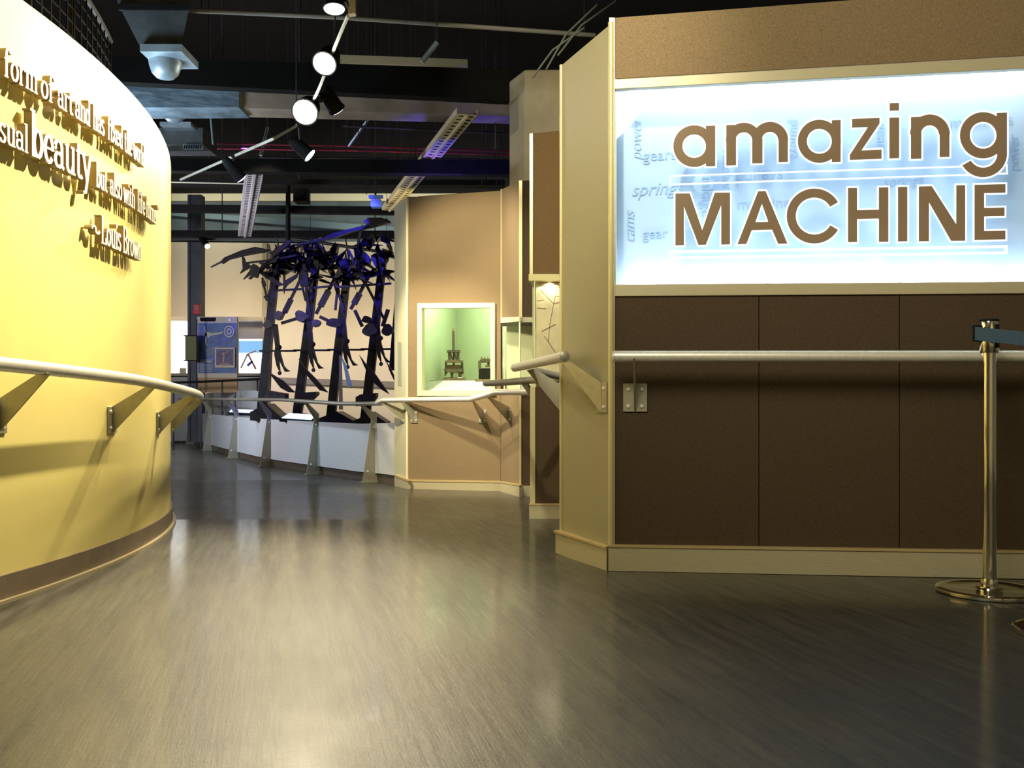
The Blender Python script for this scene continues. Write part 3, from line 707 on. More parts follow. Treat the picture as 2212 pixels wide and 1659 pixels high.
for x in (1040, 1047, 1054, 1060):
    build('knob', MB().lathe(P(x, 776, Y2), [(0.010, 0), (0.010, 0.01), (0.004, 0.012), (0.006, 0.024)], 10), M_PRESS2, p2, True)
build('screw', MB().tube([P(1055, 783, Y2), P(1055, 793, Y2)], 0.012, 10), M_PRESS2, p2)
build('platen', tr(MB(), RC(1048, 789, 1062, 792), Y2, 0.09), M_PRESS2, p2)
build('base_board', tr(MB(), RC(1026, 819, 1068, 823), Y2, 0.26), M_PRESS2, p2)

# ---- rails on that side
hb = thing('handrail', P(1215, 770, 4.2), 'short steel handrail with round end cap beside the beige wall end', 'handrail', 'steel handrails')
ra = P(1220, 770, 4.15); rb_ = P(1112, 794, 5.35)
rail_tube(hb, [ra, rb_], 0.0235)
dd = (rb_ - ra).normalized(); build('end_cap', MB().lathe(ra, [(0.0235, 0), (0.0235, -0.002), (0.021, -0.004)], 24, dd), M_STEELM, hb, True)
build('end_cap', MB().lathe(rb_, [(0.0235, 0), (0.020, 0.014), (0.010, 0.020)], 20, dd), M_STEEL, hb, True)
rail_tube(hb, [P(1150, 800, 5.15), P(1222, 815, 5.5), P(1290, 818, 5.6)], 0.0235)
w = PV(1302, 859, A0, C0, 0.0); bracket(hb, w, nC, P(1226, 782, 4.15), 0.13, 0.10)
build('bracket_arm', MB().prism([P(1138, 800, 5.0), P(1155, 796, 5.0), P(1222, 838, 5.0), P(1222, 903, 5.0)], (0.002, 0.008, 0)), M_STEELM, hb)
hc = thing('handrail', P(1045, 827, 7.0), 'olive grey steel handrail passing in front of the narrow display case', 'handrail', 'steel handrails')
rail_tube(hc, smooth_path([P(1049, 828, 7.1), P(1090, 826, 6.6), P(1150, 821, 6.0), P(1230, 818, 5.85)], 4), 0.0235, M_STEELM)
build('end_cap', MB().lathe(P(1049, 828, 7.1), [(0.0235, 0), (0.018, 0.016), (0.008, 0.022)], 16, (P(1045, 828, 7.1) - P(1090, 826, 6.6))), M_STEELM, hc, True)
build('bracket_arm', MB().prism([P(1126, 830, 6.05), P(1141, 828, 6.05), P(1149, 838, 6.12), P(1149, 862, 6.12)], (0.0, 0.008, 0)), M_STEELM, hc)
hd = thing('handrail', P(1018, 862, 8.8), 'bright steel handrail below the glazed opening in the tan wall', 'handrail', 'steel handrails')
pts = [P(815, 871, 10.05), P(828, 864.5, 9.55), P(1018, 862, 8.75), P(1072, 847, 8.0), P(1147, 847, 7.7)]
rail_tube(hd, pts, 0.026)
M_BR = M_STEELM
for px, py, tx, ty, tY in ((895, 900, 872, 869, 9.35), (1043, 900, 1022, 866, 8.75)):
    w = PV(px, py, D1, D2, 0.0); bracket(hd, w, nD, P(tx, ty, tY - 0.02), 0.125, 0.085)
w = PV(1101, 896, K1, K2, 0.0); bracket(hd, w, n1, P(1056, 858, 8.25), 0.14, 0.08)
w = PV(873, 899, E1, D1, 0.0); bracket(hd, w, nE, P(830, 870, 9.55), 0.125, 0.06)

# ================================================================== LOW WALL WITH POSTS
feet = [FL(870, 1056), FL(788, 1042), FL(665, 1025), FL(565, 1008), FL(495, 990), FL(440, 973), FL(403, 960), FL(376, 950)]
path = smooth_path([Vector((v.x + 0.10, v.y + 0.10, 0)) for v in feet], 8)
def pth_n(i):
    a = path[max(i - 1, 0)]; b = path[min(i + 1, len(path) - 1)]; d = (b - a).normalized(); n = Vector((d.y, -d.x, 0))
    if n.dot(-path[i]) < 0: n = -n
    return n, d
def strip(z0, z1, o0, o1, i0, i1):
    m = MB(); vs = []
    for i in range(i0, i1 + 1):
        n, d = pth_n(i); p = path[i]; g = ramp(p.y)
        vs += [p + n * o0 + Vector((0, 0, g + z0)), p + n * o1 + Vector((0, 0, g + z0)), p + n * o1 + Vector((0, 0, g + z1)), p + n * o0 + Vector((0, 0, g + z1))]
    K = i1 - i0; fs = []
    for i in range(K):
        for k in range(4): fs.append((i * 4 + k, i * 4 + (k + 1) % 4, i * 4 + 4 + (k + 1) % 4, i * 4 + 4 + k))
    fs += [(3, 2, 1, 0), tuple(K * 4 + k for k in range(4))]
    return m.add(vs, fs)
NP = len(path) - 1
lw = thing('guard_rail', (path[8].x, path[8].y, ramp(path[8].y)), 'curved low guard wall of white panels with steel posts and top rail before the sculpture', 'guard rail')
kick = build('kick_base', strip(0.0, 0.13, -0.10, -0.03, 0, NP), mat('brown_kick_base', (0.10, 0.075, 0.05), 0.4), lw)
for j in range(len(feet) - 1):
    build('infill_panel', strip(0.10, 0.66, -0.02, 0.0, j * 8, j * 8 + 8), M_WHITE, lw)
pts = []
for i in range(4, NP + 1):
    n, d = pth_n(i); p = path[i] + n * 0.17; k = min(1, i / 20.0)
    pts.append(Vector((p.x, p.y, ramp(p.y) + 0.84 + 0.10 * k)))
rail_tube(lw, pts, 0.0235, M_STEELM)
for j in range(1, len(feet)):
    i = j * 8; n, d = pth_n(i); b = path[i] + Vector((0, 0, ramp(path[i].y))); k = min(1, i / 20.0); zr = 0.84 + 0.10 * k
    u = lambda a, z: b + n * a + Vector((0, 0, z))
    q = [u(-0.02, 0), u(0.15, 0), u(0.045, 0.70), u(0.175, zr - 0.02), u(0.14, zr - 0.012), u(-0.02, 0.76)]
    po = build('post', MB().prism([p - d * 0.006 for p in q], d * 0.012), M_STEELM, lw)
    build('foot_plate', MB().prism([u(-0.02, 0) - d * 0.05, u(0.17, 0) - d * 0.05, u(0.17, 0) + d * 0.05, u(-0.02, 0) + d * 0.05], (0, 0, 0.01)), M_STEELM, po)
    for zz, aa in ((0.12, 0.09), (0.62, 0.02)):
        build('bolt', MB().lathe(u(aa, zz) - d * 0.006, [(0.014, 0), (0.014, 0.006), (0.008, 0.012)], 10, -d), M_STEEL, po, True)

# info screens on top of the low wall
for (q, lab) in (([(625, 893), (683, 897), (672, 907), (608, 903)], 'lit blue white info screen on the low wall, between the middle posts'),
                 ([(500, 884), (552, 886), (545, 892), (495, 890)], 'small lit info screen on the low wall left of the sculpture')):
    YY = 12.9 if q[0][0] > 600 else 15.4
    s = thing('info_screen', P(q[0][0], q[0][1] + 6, YY), lab, 'screen')
    pp = [P(q[0][0], q[0][1], YY + 0.25), P(q[1][0], q[1][1], YY + 0.25), P(q[2][0], q[2][1], YY - 0.05), P(q[3][0], q[3][1], YY - 0.05)]
    c = sum(pp, Vector()) / 4
    build('casing', MB().prism([c + (v - c) * 1.12 - Vector((0, 0, 0.006)) for v in pp], (0, 0, -0.04)), M_BLACK, s)
    build('display', MB().prism(pp, (0, 0, 0.004)), mat('lit_screen', (0.1, 0.1, 0.1), 0.3, emit=(0.45, 0.75, 1.0), estr=1.3), s)

# ================================================================== KINETIC SCULPTURE
YS = 14.0
ks = thing('kinetic_sculpture', P(700, 925, YS), 'tall black and violet kinetic sculpture of leaning posts, blades and tangled arms', 'sculpture')
def kp(name, pts, Y=YS, th=0.05, mt=None, sm=False):
    return build(name, MB().prism([P(x, y, Y - th / 2) for x, y in pts], (0, th, 0)), mt or M_IRON, ks)
def kb(name, x0, y0, x1, y1, wpx, Y=YS, mt=None, w2=None, th=None):
    d = Vector((x1 - x0, y1 - y0)).normalized(); n = Vector((-d.y, d.x)); a = wpx / 2; b = (w2 if w2 is not None else wpx) / 2
    return kp(name, [(x0 + n.x * a, y0 + n.y * a), (x1 + n.x * b, y1 + n.y * b), (x1 - n.x * b, y1 - n.y * b), (x0 - n.x * a, y0 - n.y * a)], Y, th or min(0.12, wpx / F * YS), mt)
# leaning main posts
for (xb, yb, xm, ym, xt, yt, w) in ((562, 905, 575, 760, 596, 560, 17), (638, 915, 660, 740, 684, 545, 17), (712, 915, 730, 750, 752, 560, 17), (786, 920, 806, 740, 828, 540, 18)):
    kb('post', xb, yb, xm, ym, w + 2, YS, None, w); kb('post', xm, ym, xt, yt, w, YS, None, w - 3)
kb('post', 846, 800, 858, 650, 12, YS + 0.3)
# foot plates, base pyramids and slabs
for q in ([(600, 912), (640, 893), (688, 908), (690, 918), (600, 918)], [(540, 890), (575, 872), (606, 900), (600, 915), (540, 908)],
          [(684, 905), (727, 889), (760, 907), (760, 922), (684, 916)], [(760, 912), (800, 890), (834, 912), (834, 926), (760, 922)]):
    kp('base_block', q, YS + 0.1, 0.5)
for q, mt_ in (([(571, 855), (580, 844), (592, 846), (615, 850), (615, 860), (598, 866), (570, 868)], M_IRON2),
           ([(637, 870), (655, 848), (682, 846), (683, 852), (664, 870), (640, 878)], M_IRON),
           ([(768, 858), (778, 852), (812, 849), (812, 857), (800, 874), (768, 878)], M_IRON)):
    kp('pedal', q, YS - 0.4, 0.25, mt_)
# legs of each figure: thigh/shin blades, feet
for ox in (0, 73, 147, 219):
    y_ = ox * -0.09
    kp('shin_blade', [(588 + ox, 700 + y_), (598 + ox, 700 + y_), (604 + ox, 760 + y_), (612 + ox, 790 + y_), (618 + ox, 797 + y_), (626 + ox, 802 + y_), (615 + ox, 803 + y_), (605 + ox, 783 + y_), (596 + ox, 765 + y_)], YS - 0.3, 0.07)
    kp('shin_spike', [(594 + ox, 750 + y_), (601 + ox, 770 + y_), (605 + ox, 806 + y_), (597 + ox, 790 + y_), (592 + ox, 765 + y_)], YS - 0.25, 0.05)
    kb('cross_rod', 560 + ox, 758 + y_ * .2, 640 + ox, 758 + y_ * .2, 4, YS - 0.15)
    kb('thin_rod', 588 + ox, 740, 583 + ox, 850, 2.2, YS + 0.2); kb('thin_rod', 579 + ox, 800, 575 + ox, 850, 1.2, YS + 0.15, M_IRON2)
    build('pivot_ring', MB().lathe(P(604 + ox, 806 + y_, YS - 0.3), [(0.02, -0.02), (0.03, 0), (0.02, 0.02)], 12, (0, 1, 0)), M_IRON2, ks, True)
    build('pivot_hub', MB().lathe(P(603 + ox, 750 + y_, YS - 0.35), [(0.02, -0.04), (0.035, -0.02), (0.035, 0.02), (0.02, 0.04)], 12, (0, 1, 0)), M_IRON, ks, True)
kp('wing_blade', [(575, 790), (584, 806), (612, 823), (637, 848), (622, 847), (606, 838), (588, 815)], YS - 0.5, 0.05)
kp('wing_blade', [(645, 775), (656, 792), (682, 818), (708, 848), (690, 843), (672, 822), (655, 802)], YS - 0.5, 0.05)
kp('wing_blade', [(776, 767), (789, 785), (812, 810), (841, 852), (826, 843), (801, 822), (786, 790)], YS - 0.5, 0.05)
kp('wing_blade', [(834, 780), (845, 798), (853, 815), (853, 826), (842, 803)], YS - 0.5, 0.05)
kp('pale_blade', [(737, 770), (743, 795), (750, 835), (757, 838), (759, 830), (748, 790)], YS - 0.6, 0.04, mat('pale_cyan_metal', (0.35, 0.6, 0.62), 0.4, 0.3))
kb('pale_post', 735, 768, 736, 885, 5, YS - 0.5, mat('grey_metal_post', (0.3, 0.29, 0.25), 0.4, 0.5), 8)
# knees: rounded joints and arms
def blob(cx, cy, r, Y, mt=None, sx=1.0):
    pts = [(cx + r * sx * (1 + 0.18 * math.sin(3 * a + cx)) * math.cos(a), cy + r * (1 + 0.15 * math.cos(2 * a + cy)) * math.sin(a)) for a in [2 * math.pi * i / 14 for i in range(14)]]
    return kp('knee_joint', pts, Y, 0.12, mt)
blob(600, 681, 9, YS - .3, M_IRON2); blob(649, 683, 12, YS - .35, M_IRON2, 1.1); blob(681, 698, 9, YS - .3, M_IRON2); blob(722, 697, 11, YS - .35, None, 1.5)
blob(798, 712, 13, YS - .3, M_IRON2, 1.2); blob(792, 690, 8, YS - .35, None, 1.4); blob(836, 712, 12, YS - .3); blob(578, 700, 8, YS - .3, M_IRON2, 1.3)
for a in ((607, 698, 640, 688, 6), (690, 684, 716, 696, 7), (766, 670, 782, 705, 7, ), (838, 668, 826, 705, 8)):
    kb('knee_arm', *a[:4], a[4], YS - 0.35)
# upper diagonal struts with barrels
for (x0, y0, x1, y1, w) in ((606, 690, 655, 590, 10), (682, 678, 742, 565, 12), (757, 668, 800, 590, 12), (600, 570, 575, 650, 6), (655, 560, 668, 690, 11), (735, 560, 724, 670, 9), (752, 540, 830, 690, 10), (720, 600, 742, 670, 9), (560, 566, 600, 590, 9), (566, 600, 575, 640, 7), (570, 640, 592, 655, 8), (646, 590, 660, 650, 8)):
    kb('strut', x0, y0, x1, y1, w * 0.55, YS - 0.2, None, w * 0.55)
    mx, my = x0 + (x1 - x0) * .15, y0 + (y1 - y0) * .15; ex, ey = x0 + (x1 - x0) * .45, y0 + (y1 - y0) * .45
    kb('strut_barrel', mx, my, ex, ey, w, YS - 0.2)
for (x0, y0, x1, y1) in ((600, 627, 655, 624), (660, 623, 716, 618), (725, 620, 845, 612), (590, 560, 640, 552)):
    kb('cross_bar', x0, y0, x1, y1, 4.5, YS - 0.3)
# the beak-like arm pointing left and small hands
kp('beak_arm', [(475, 566), (484, 556), (520, 541), (551, 533), (582, 539), (570, 544), (548, 548), (522, 553), (494, 560), (480, 569)], YS - 0.6, 0.07)
kb('beak_tip', 455, 577, 477, 566, 3, YS - 0.6, M_IRON2, 4)
kp('fin', [(522, 553), (527, 556), (530, 566), (545, 575), (530, 583), (518, 590), (524, 580)], YS - 0.5, 0.05)
kp('fin', [(546, 569), (553, 572), (562, 580), (556, 600), (550, 600), (552, 594), (540, 603), (536, 602), (545, 590), (525, 603), (538, 586)], YS - 0.5, 0.05)
kb('cross_bar', 532, 568, 580, 562, 4, YS - 0.5)
for q in ([(553, 585), (580, 560), (600, 556), (596, 566), (575, 572), (562, 590)], [(560, 590), (568, 588), (590, 600), (612, 614), (600, 618), (580, 604)],
          [(580, 545), (590, 555), (600, 548), (622, 530), (630, 520), (622, 518), (600, 535), (592, 540)], [(610, 628), (615, 606), (640, 592), (642, 597), (620, 615)]):
    kp('blade', q, YS - 0.4, 0.06)
# rising arm to upper right
kp('crest_arm', [(625, 530), (700, 513), (716, 504), (790, 486), (800, 476), (835, 472), (845, 480), (800, 492), (760, 500), (720, 514), (660, 528)], YS - 0.1, 0.08)
kp('crest_plate', [(784, 478), (795, 470), (826, 470), (838, 480), (800, 487)], YS - 0.4, 0.05)
# tangle of facets along the shoulder line
rnd = random.Random(12)
for k in range(100):
    t = k / 100.0; cx = 585 + 262 * (t + rnd.uniform(-.02, .02)); cy = 568 - 10 * t + rnd.uniform(-40, 44) * (0.8 + 0.4 * t)
    a = rnd.uniform(0, math.pi); thin_ = k % 2 == 0; L1_ = rnd.uniform(22, 42) if thin_ else rnd.uniform(10, 26); w = rnd.uniform(2.5, 5) if thin_ else rnd.uniform(6, 13)
    d = Vector((math.cos(a), math.sin(a))); n = Vector((-d.y, d.x))
    q = [(cx - d.x * L1_, cy - d.y * L1_), (cx - d.x * L1_ * .2 + n.x * w, cy - d.y * L1_ * .2 + n.y * w), (cx + d.x * L1_ * .8 + n.x * w * .5, cy + d.y * L1_ * .8 + n.y * w * .5), (cx + d.x * L1_, cy + d.y * L1_), (cx - n.x * w * .6, cy - n.y * w * .6)]
    q = [(min(x, 862), y) for x, y in q]
    o = build('shoulder_facet', MB().prism([P(x, y, YS - 0.5 + rnd.uniform(0, 0.9) + (y - cy) * rnd.uniform(-.02, .02)) for x, y in q], (0, 0.05, 0)), M_IRON if rnd.random() < .75 else M_IRON2, ks)
for (cx, cy, r) in ((610, 575, 16), (660, 570, 14), (700, 566, 17), (745, 575, 16), (780, 560, 18), (820, 560, 18)):
    blob(cx, cy, r, YS + 0.1)
# violet-blue spotlight falling on it
spot((-1.7, 11.9, 3.7), (-2.6, 13.9, 2.5), 620, 42, BLUE, 0.05, 0.5)
spot((-3.4, 12.0, 3.9), (-3.0, 13.9, 2.1), 90, 34, BLUE, 0.05, 0.5)
spot((-0.9, 12.6, 3.9), (-2.0, 13.8, 1.7), 200, 50, (0.12, 0.08, 1.0), 0.05, 0.6)
spot((-2.6, 9.4, 3.3), (-3.2, 13.9, 2.2), 70, 30, (1.0, 0.85, 0.7), 0.05, 0.8)  # unseen warm spot added to bring out brownish facets

# ================================================================== BACK OF THE HALL
YW = 23.0
def bq(px0, py0, px1, py1, Y, th=0.1): return MB().prism([P(px0, py1, Y), P(px1, py1, Y), P(px1, py0, Y), P(px0, py0, Y)], (0, th, 0))
bw = struct(build('wall_back', bq(200, 975, 1300, 522, YW, 0.2), mat('warm_cream_wall', (0.70, 0.61, 0.44), 0.7, noise=0.02, nscale=2)), 'warm cream far wall behind the sculpture')
struct(build('trim_7', bq(566, 940, 576, 524, YW - .12, 0.1), mat('olive_tan_trim', (0.40, 0.36, 0.22), 0.6)), 'narrow olive tan pilaster strip on the far wall behind the first sculpture post')
m = bq(200, 522, 1300, 436, YW, 0.2); struct(build('wall_upper', m, mat('blue_grey_upper_wall', (0.10, 0.14, 0.15), 0.7, noise=0.2, nscale=1.5)), 'blue grey band of wall above the cream far wall')
m = bq(200, 434, 1300, 418, YW, 0.2); struct(build('trim_5', m, mat('pale_cream_strip', (0.8, 0.74, 0.5), 0.6, emit=(1.0, 0.9, 0.55), estr=0.0)), 'thin pale cream strip high on the far wall')
m = bq(200, 418, 1300, -500, YW, 0.2); struct(build('wall_top', m, M_DARK), 'black upper part of the far wall under the ceiling')
m = MB().prism([P(362, 455, YW - .4), P(362, 465, YW - .4), P(860, 505, YW - .4), P(860, 490, YW - .4)], (0, 0.1, 0))
struct(build('beam_1', m, mat('blue_grey_beam', (0.12, 0.19, 0.22), 0.6)), 'sloping blue grey beam on the far upper wall')
# steel column with alarm
YC = 18.6
cm = MB(); cm.add([], []); 
for q in ([(405, 700), (410, 700), (410, 420), (405, 420)], [(427, 700), (434, 700), (434, 420), (427, 420)], [(408, 700), (430, 700), (430, 420), (408, 420)]):
    d = 0.04 if q[0][0] == 408 else 0.0
    cm.prism([P(x, (y if y < 600 else 955), YC + d) for x, y in q], (0, 0.25 - 2 * d, 0))
struct(build('column', cm, mat('grey_steel_column', (0.09, 0.10, 0.115), 0.5, 0.3, noise=0.2, nscale=3)), 'tall grey steel column left of the sculpture')
al = thing('fire_alarm', P(425, 668, YC), 'small red fire alarm on the grey steel column', 'fire alarm')
bevel(build('housing', MB().prism([P(417, 679, YC - .06), P(432, 679, YC - .06), P(432, 657, YC - .06), P(417, 657, YC - .06)], (0, 0.06, 0)), mat('red_plastic', (0.8, 0.06, 0.06), 0.4), al), 0.01)
build('strobe_lens', MB().prism([P(421, 670, YC - .09), P(429, 670, YC - .09), P(429, 660, YC - .09), P(421, 660, YC - .09)], (0, 0.03, 0)), mat('clear_lens', (0.5, 0.3, 0.3), 0.2), al)
# blue poster board on stand
YO = 17.6
po = thing('poster_board', P(470, 850, YO), 'cream framed blue poster of a machine drawing with a small framed photo', 'poster')
M_PF = mat('cream_board', (0.62, 0.55, 0.42), 0.6)
def pq(name, x0, y0, x1, y1, mt, off=0.0, th=0.02, par=None): return build(name, MB().prism([P(x0, y1, YO - off), P(x1, y1, YO - off), P(x1, y0, YO - off), P(x0, y0, YO - off)], (0, th, 0)), mt, par or po)
pq('board', 426, 684, 512, 816, M_PF, 0, 0.06)
pq('lower_board', 428, 816, 512, 848, mat('tan_wood_board', (0.45, 0.28, 0.12), 0.6), 0, 0.06)
bp = pq('poster', 428, 698, 511, 806, mat('deep_blue_print', (0.05, 0.11, 0.30), 0.5, noise=0.35, nscale=7), 0.01, 0.012)
m = MB()
for q_ in ((432, 436), (504, 508)): build('leg', MB().prism([P(x, y, YO + .05) for x, y in ((q_[0], 971), (q_[1], 971), (q_[1], 846), (q_[0], 846))], (0, 0.03, 0)), M_IRON2, po)
rr_ = [(432, 686), (466, 686), (466, 692), (463, 694.5), (435, 694.5), (432, 692)]
build('title_plate', MB().prism([P(x, y, YO - .012) for x, y in rr_], (0, 0.012, 0)), M_BLACK, po)
build('round_emblem', MB().lathe(P(496, 690.5, YO - .01), [(0.03, 0), (0.03, 0.006), (0.016, 0.007)], 18, (0, -1, 0)), M_STEELM, po)
M_DRW = mat('silver_grey_print', (0.55, 0.52, 0.45), 0.6)
def pr_(pts): return MB().prism([P(x, y, YO - .026) for x, y in pts], (0, 0.004, 0))
m = pr_([(440, 704), (443, 704), (446, 718), (447, 724), (446, 745), (442, 745), (443, 730)])
for q in ([(443, 718), (450, 717), (456, 720), (474, 718), (481, 715), (482, 718), (475, 722), (456, 725), (450, 729), (443, 726)], [(440, 744), (448, 742), (448, 746), (440, 747)]):
    m.prism([P(x, y, YO - .026) for x, y in q], (0, 0.004, 0))
build('printed_drawing', m, M_DRW, bp)
m = MB()
for a in range(16):
    for (ro, ri) in ((13, 10), (7, 4)):
        b0, b1 = 2 * math.pi * a / 16, 2 * math.pi * (a + 1) / 16
        m.prism([P(495 + ro * math.cos(b0) * .85, 716 + ro * math.sin(b0), YO - .026), P(495 + ro * math.cos(b1) * .85, 716 + ro * math.sin(b1), YO - .026), P(495 + ri * math.cos(b1) * .85, 716 + ri * math.sin(b1), YO - .026), P(495 + ri * math.cos(b0) * .85, 716 + ri * math.sin(b0), YO - .026)], (0, 0.004, 0))
build('printed_wheel', m, M_DRW, bp)
m = MB()
for k, (x0, y0, x1, y1) in enumerate([(441, 757, 476, 747), (442, 761, 470, 753), (444, 765, 474, 756), (446, 768, 462, 763), (440, 750, 452, 760), (455, 745, 450, 768), (460, 752, 475, 762)]):
    d = Vector((x1 - x0, y1 - y0)).normalized() * .35; m.prism([P(x0 - d.y, y0 + d.x, YO - .026), P(x1 - d.y, y1 + d.x, YO - .026), P(x1 + d.y, y1 - d.x, YO - .026), P(x0 + d.y, y0 - d.x, YO - .026)], (0, 0.004, 0))
build('printed_sketch', m, M_DRW, bp)
m = MB()
for k in range(9):
    y = 777 + k * 3.1; w = (26, 28)[k % 2] if k > 1 else 27; h = 1.5 if k < 2 else 0.9
    m.prism([P(432, y + h, YO - .024), P(432 + w, y + h, YO - .024), P(432 + w, y, YO - .024), P(432, y, YO - .024)], (0, 0.003, 0))
build('printed_text', m, M_DRW, bp)
fr = build('photo_frame', MB().prism([P(464, 794, YO - .06), P(507, 794, YO - .06), P(507, 751, YO - .06), P(464, 751, YO - .06)], (0, 0.04, 0)), M_PF, po)
build('photo', MB().prism([P(467, 789, YO - .065), P(504, 789, YO - .065), P(504, 754, YO - .065), P(467, 754, YO - .065)], (0, 0.005, 0)), mat('violet_photo', (0.07, 0.05, 0.15), 0.5, noise=0.4, nscale=6), fr)
m = MB()
for q in ([(480, 785), (482, 768), (479, 764), (482, 760), (485, 764), (484, 785)], [(484, 763), (494, 757), (495, 758), (485, 765)], [(471, 788), (478, 784), (490, 784), (501, 788)]):
    m.prism([P(x, y, YO - .069) for x, y in q], (0, 0.003, 0))
build('photo_subject', m, mat('dusty_pink_print', (0.45, 0.28, 0.24), 0.6), fr)
# olive hanging sign on a pole
os_ = thing('hanging_banner', P(412, 780, 17.2), 'small olive green banner on a thin pole left of the blue poster', 'banner')
build('cloth', MB().prism([P(400, 778, 17.2), P(424, 778, 17.2), P(424, 726, 17.2), P(400, 726, 17.2)], (0, 0.02, 0)), mat('olive_cloth', (0.16, 0.17, 0.07), 0.8), os_)
for y in (725, 779): build('rod', MB().tube([P(397, y, 17.2), P(426, y, 17.2)], 0.01, 8), M_BLACK, os_)
build('pole', MB().tube([P(425, 690, 17.25), P(425, 968, 17.25)], 0.014, 8), M_IRON2, os_)
# lit display cases along the back
M_LITW = mat('lit_white_case', (0.9, 0.9, 0.9), 0.5, emit=(0.95, 0.95, 1.0), estr=1.5)
YD = 20.5
def dcase(label, x0, x1, content):
    c = thing('lit_showcase', P((x0 + x1) / 2, 845, YD), label, 'showcase', 'lit showcases along the far wall')
    g = lambda nm, a, b, cc, dd, mt, off=0, th=.05: build(nm, MB().prism([P(a, dd, YD - off), P(cc, dd, YD - off), P(cc, b, YD - off), P(a, b, YD - off)], (0, th, 0)), mt, c)
    g('cabinet', x0, 812, x1, 952, M_WHITE, 0, 0.6); g('back_light', x0 + 2, 690, x1 - 2, 808, M_LITW, -0.4)
    g('frame', x0, 684, x1, 692, M_PF, 0, .5); g('frame', x0, 806, x1, 814, M_PF, 0, .5)
    g('frame', x0, 692, x0 + 3, 806, M_PF, 0, .05); g('frame', x1 - 3, 692, x1, 806, M_PF, 0, .05)
    g('glass_pane', x0 + 3, 692, x1 - 3, 806, glass('case_glass'), 0.0, .006)
    for nm, a, b, cc, dd, mt in content: g(nm, a, b, cc, dd, mt, -0.1, 0.04)
    return c
dcase('brightly lit white showcase at the far wall, left of the grey column', 340, 424, [('exhibit_block', 388, 795, 401, 806, M_PF)])
c2 = dcase('lit showcase with a blue band and red model crane, between poster and sculpture', 512, 570,
           [('blue_band', 515, 736, 568, 762, mat('sky_blue_band', (0.15, 0.4, 0.7), 0.5, emit=(0.25, 0.5, 0.8), estr=0.5)), ('upper_panel', 515, 694, 568, 732, mat('lilac_panel', (0.6, 0.55, 0.6), .6))])
YM = YD + 0.2
for nm, x0, y0, x1, y1, w, mt in (('leg', 520, 795, 534, 766, 3, M_STEELM), ('leg', 552, 797, 536, 766, 3, mat('red_paint', (.5, .08, .06), .4)), ('boom', 532, 766, 553, 758, 2, MATS['red_paint']), ('strut', 534, 790, 545, 780, 5, mat('blue_paint', (.1, .2, .5), .4))):
    d = Vector((x1 - x0, y1 - y0)).normalized(); n = Vector((-d.y, d.x)) * w / 2
    build(nm, MB().prism([P(x0 + n.x, y0 + n.y, YM - .2), P(x1 + n.x, y1 + n.y, YM - .2), P(x1 - n.x, y1 - n.y, YM - .2), P(x0 - n.x, y0 - n.y, YM - .2)], (0, .05, 0)), mt, c2)
# dark rails and white counter before the back wall
br = thing('handrail', P(460, 822, 16.8), 'thin dark handrail running before the blue poster board', 'handrail')
build('rail', MB().tube([P(345, 828, 16.8), P(450, 824, 16.8), P(560, 819, 16.4)], 0.022, 10), M_BLACK, br, True)
for x, y in ((375, 827), (480, 823), (556, 820)): build('post', MB().tube([P(x, y, 16.75), P(x, 973 if x < 500 else 975, 16.75)], 0.015, 8), M_IRON2, br)
m = MB(); 
for (a, b) in ((690, 716), (716, 760), (760, 853)): pass
struct(build('trim_6', MB().prism([P(600, 815, YW - .05), P(600, 828, YW - .05), P(900, 840, YW - .05), P(900, 826, YW - .05)], (0, 0.05, 0)), mat('grey_wall_band', (0.22, 0.19, 0.16), 0.6)), 'grey rub rail band along the far wall behind the sculpture')
ct = thing('counter', P(500, 950, 17.8), 'curved white counter front behind the low guard wall', 'counter')
m = MB(); cps = [(395, 862), (440, 850), (480, 846), (540, 843), (562, 846)]
K = len(cps); top = [P(x, y, (21.6, 20.2, 18.6, 16.8, 16.3)[i]) for i, (x, y) in enumerate(cps)]
for i in range(K - 1):
    a, b = top[i], top[i + 1]; m.prism([Vector((a.x, a.y, -0.25)), Vector((b.x, b.y, -0.25)), b, a], (0.05, 0.25, 0))
build('front', m, M_WHITE, ct)
build('post', MB().tube([P(482, 836, 18.1), P(482, 895, 18.1)], 0.02, 8), M_STEELM, ct)

# ================================================================== CEILING: beams, ducts, pipes, trays
def zb_(py, Y): return H - (py - HY) / F * Y
# long dark service bridge
m = MB().prism([P(150, 171, 8.0), P(1099, 217, 8.2), P(1099, 150, 8.2), P(150, 118, 8.0)], (0, 0.12, 0))
tag(build('dark_duct', m, mat('near_black_duct', (0.005, 0.0045, 0.0035), 0.9, spec=0.1, noise=0.2, nscale=3)), 'long near black duct spanning the hall above the spotlights', 'duct')
m = MB().prism([P(270, 232, 8.6), P(516, 232, 9.0), P(516, 180, 9.0), P(270, 177, 8.6)], (0, 0.35, 0))
tag(build('foil_duct', m, mat('crinkled_foil_duct', (0.22, 0.30, 0.36), 0.5, 0.3, noise=0.35, nscale=5, stretch=(1, 1, 5), bump=0.3, bscale=12)), 'crinkled blue grey foil wrapped duct, upper left above the yellow wall', 'duct')
m = MB().prism([P(514, 233, 9.1), P(1102, 251, 10.5), P(1102, 222, 10.5), P(514, 186, 9.1)], (0, 0.3, 0))
tag(build('ceiling_beam', m, mat('greyish_beige_beam', (0.42, 0.35, 0.27), 0.7, noise=0.2, nscale=3)), 'greyish beige beam crossing behind the two glaring spotlights', 'beam')
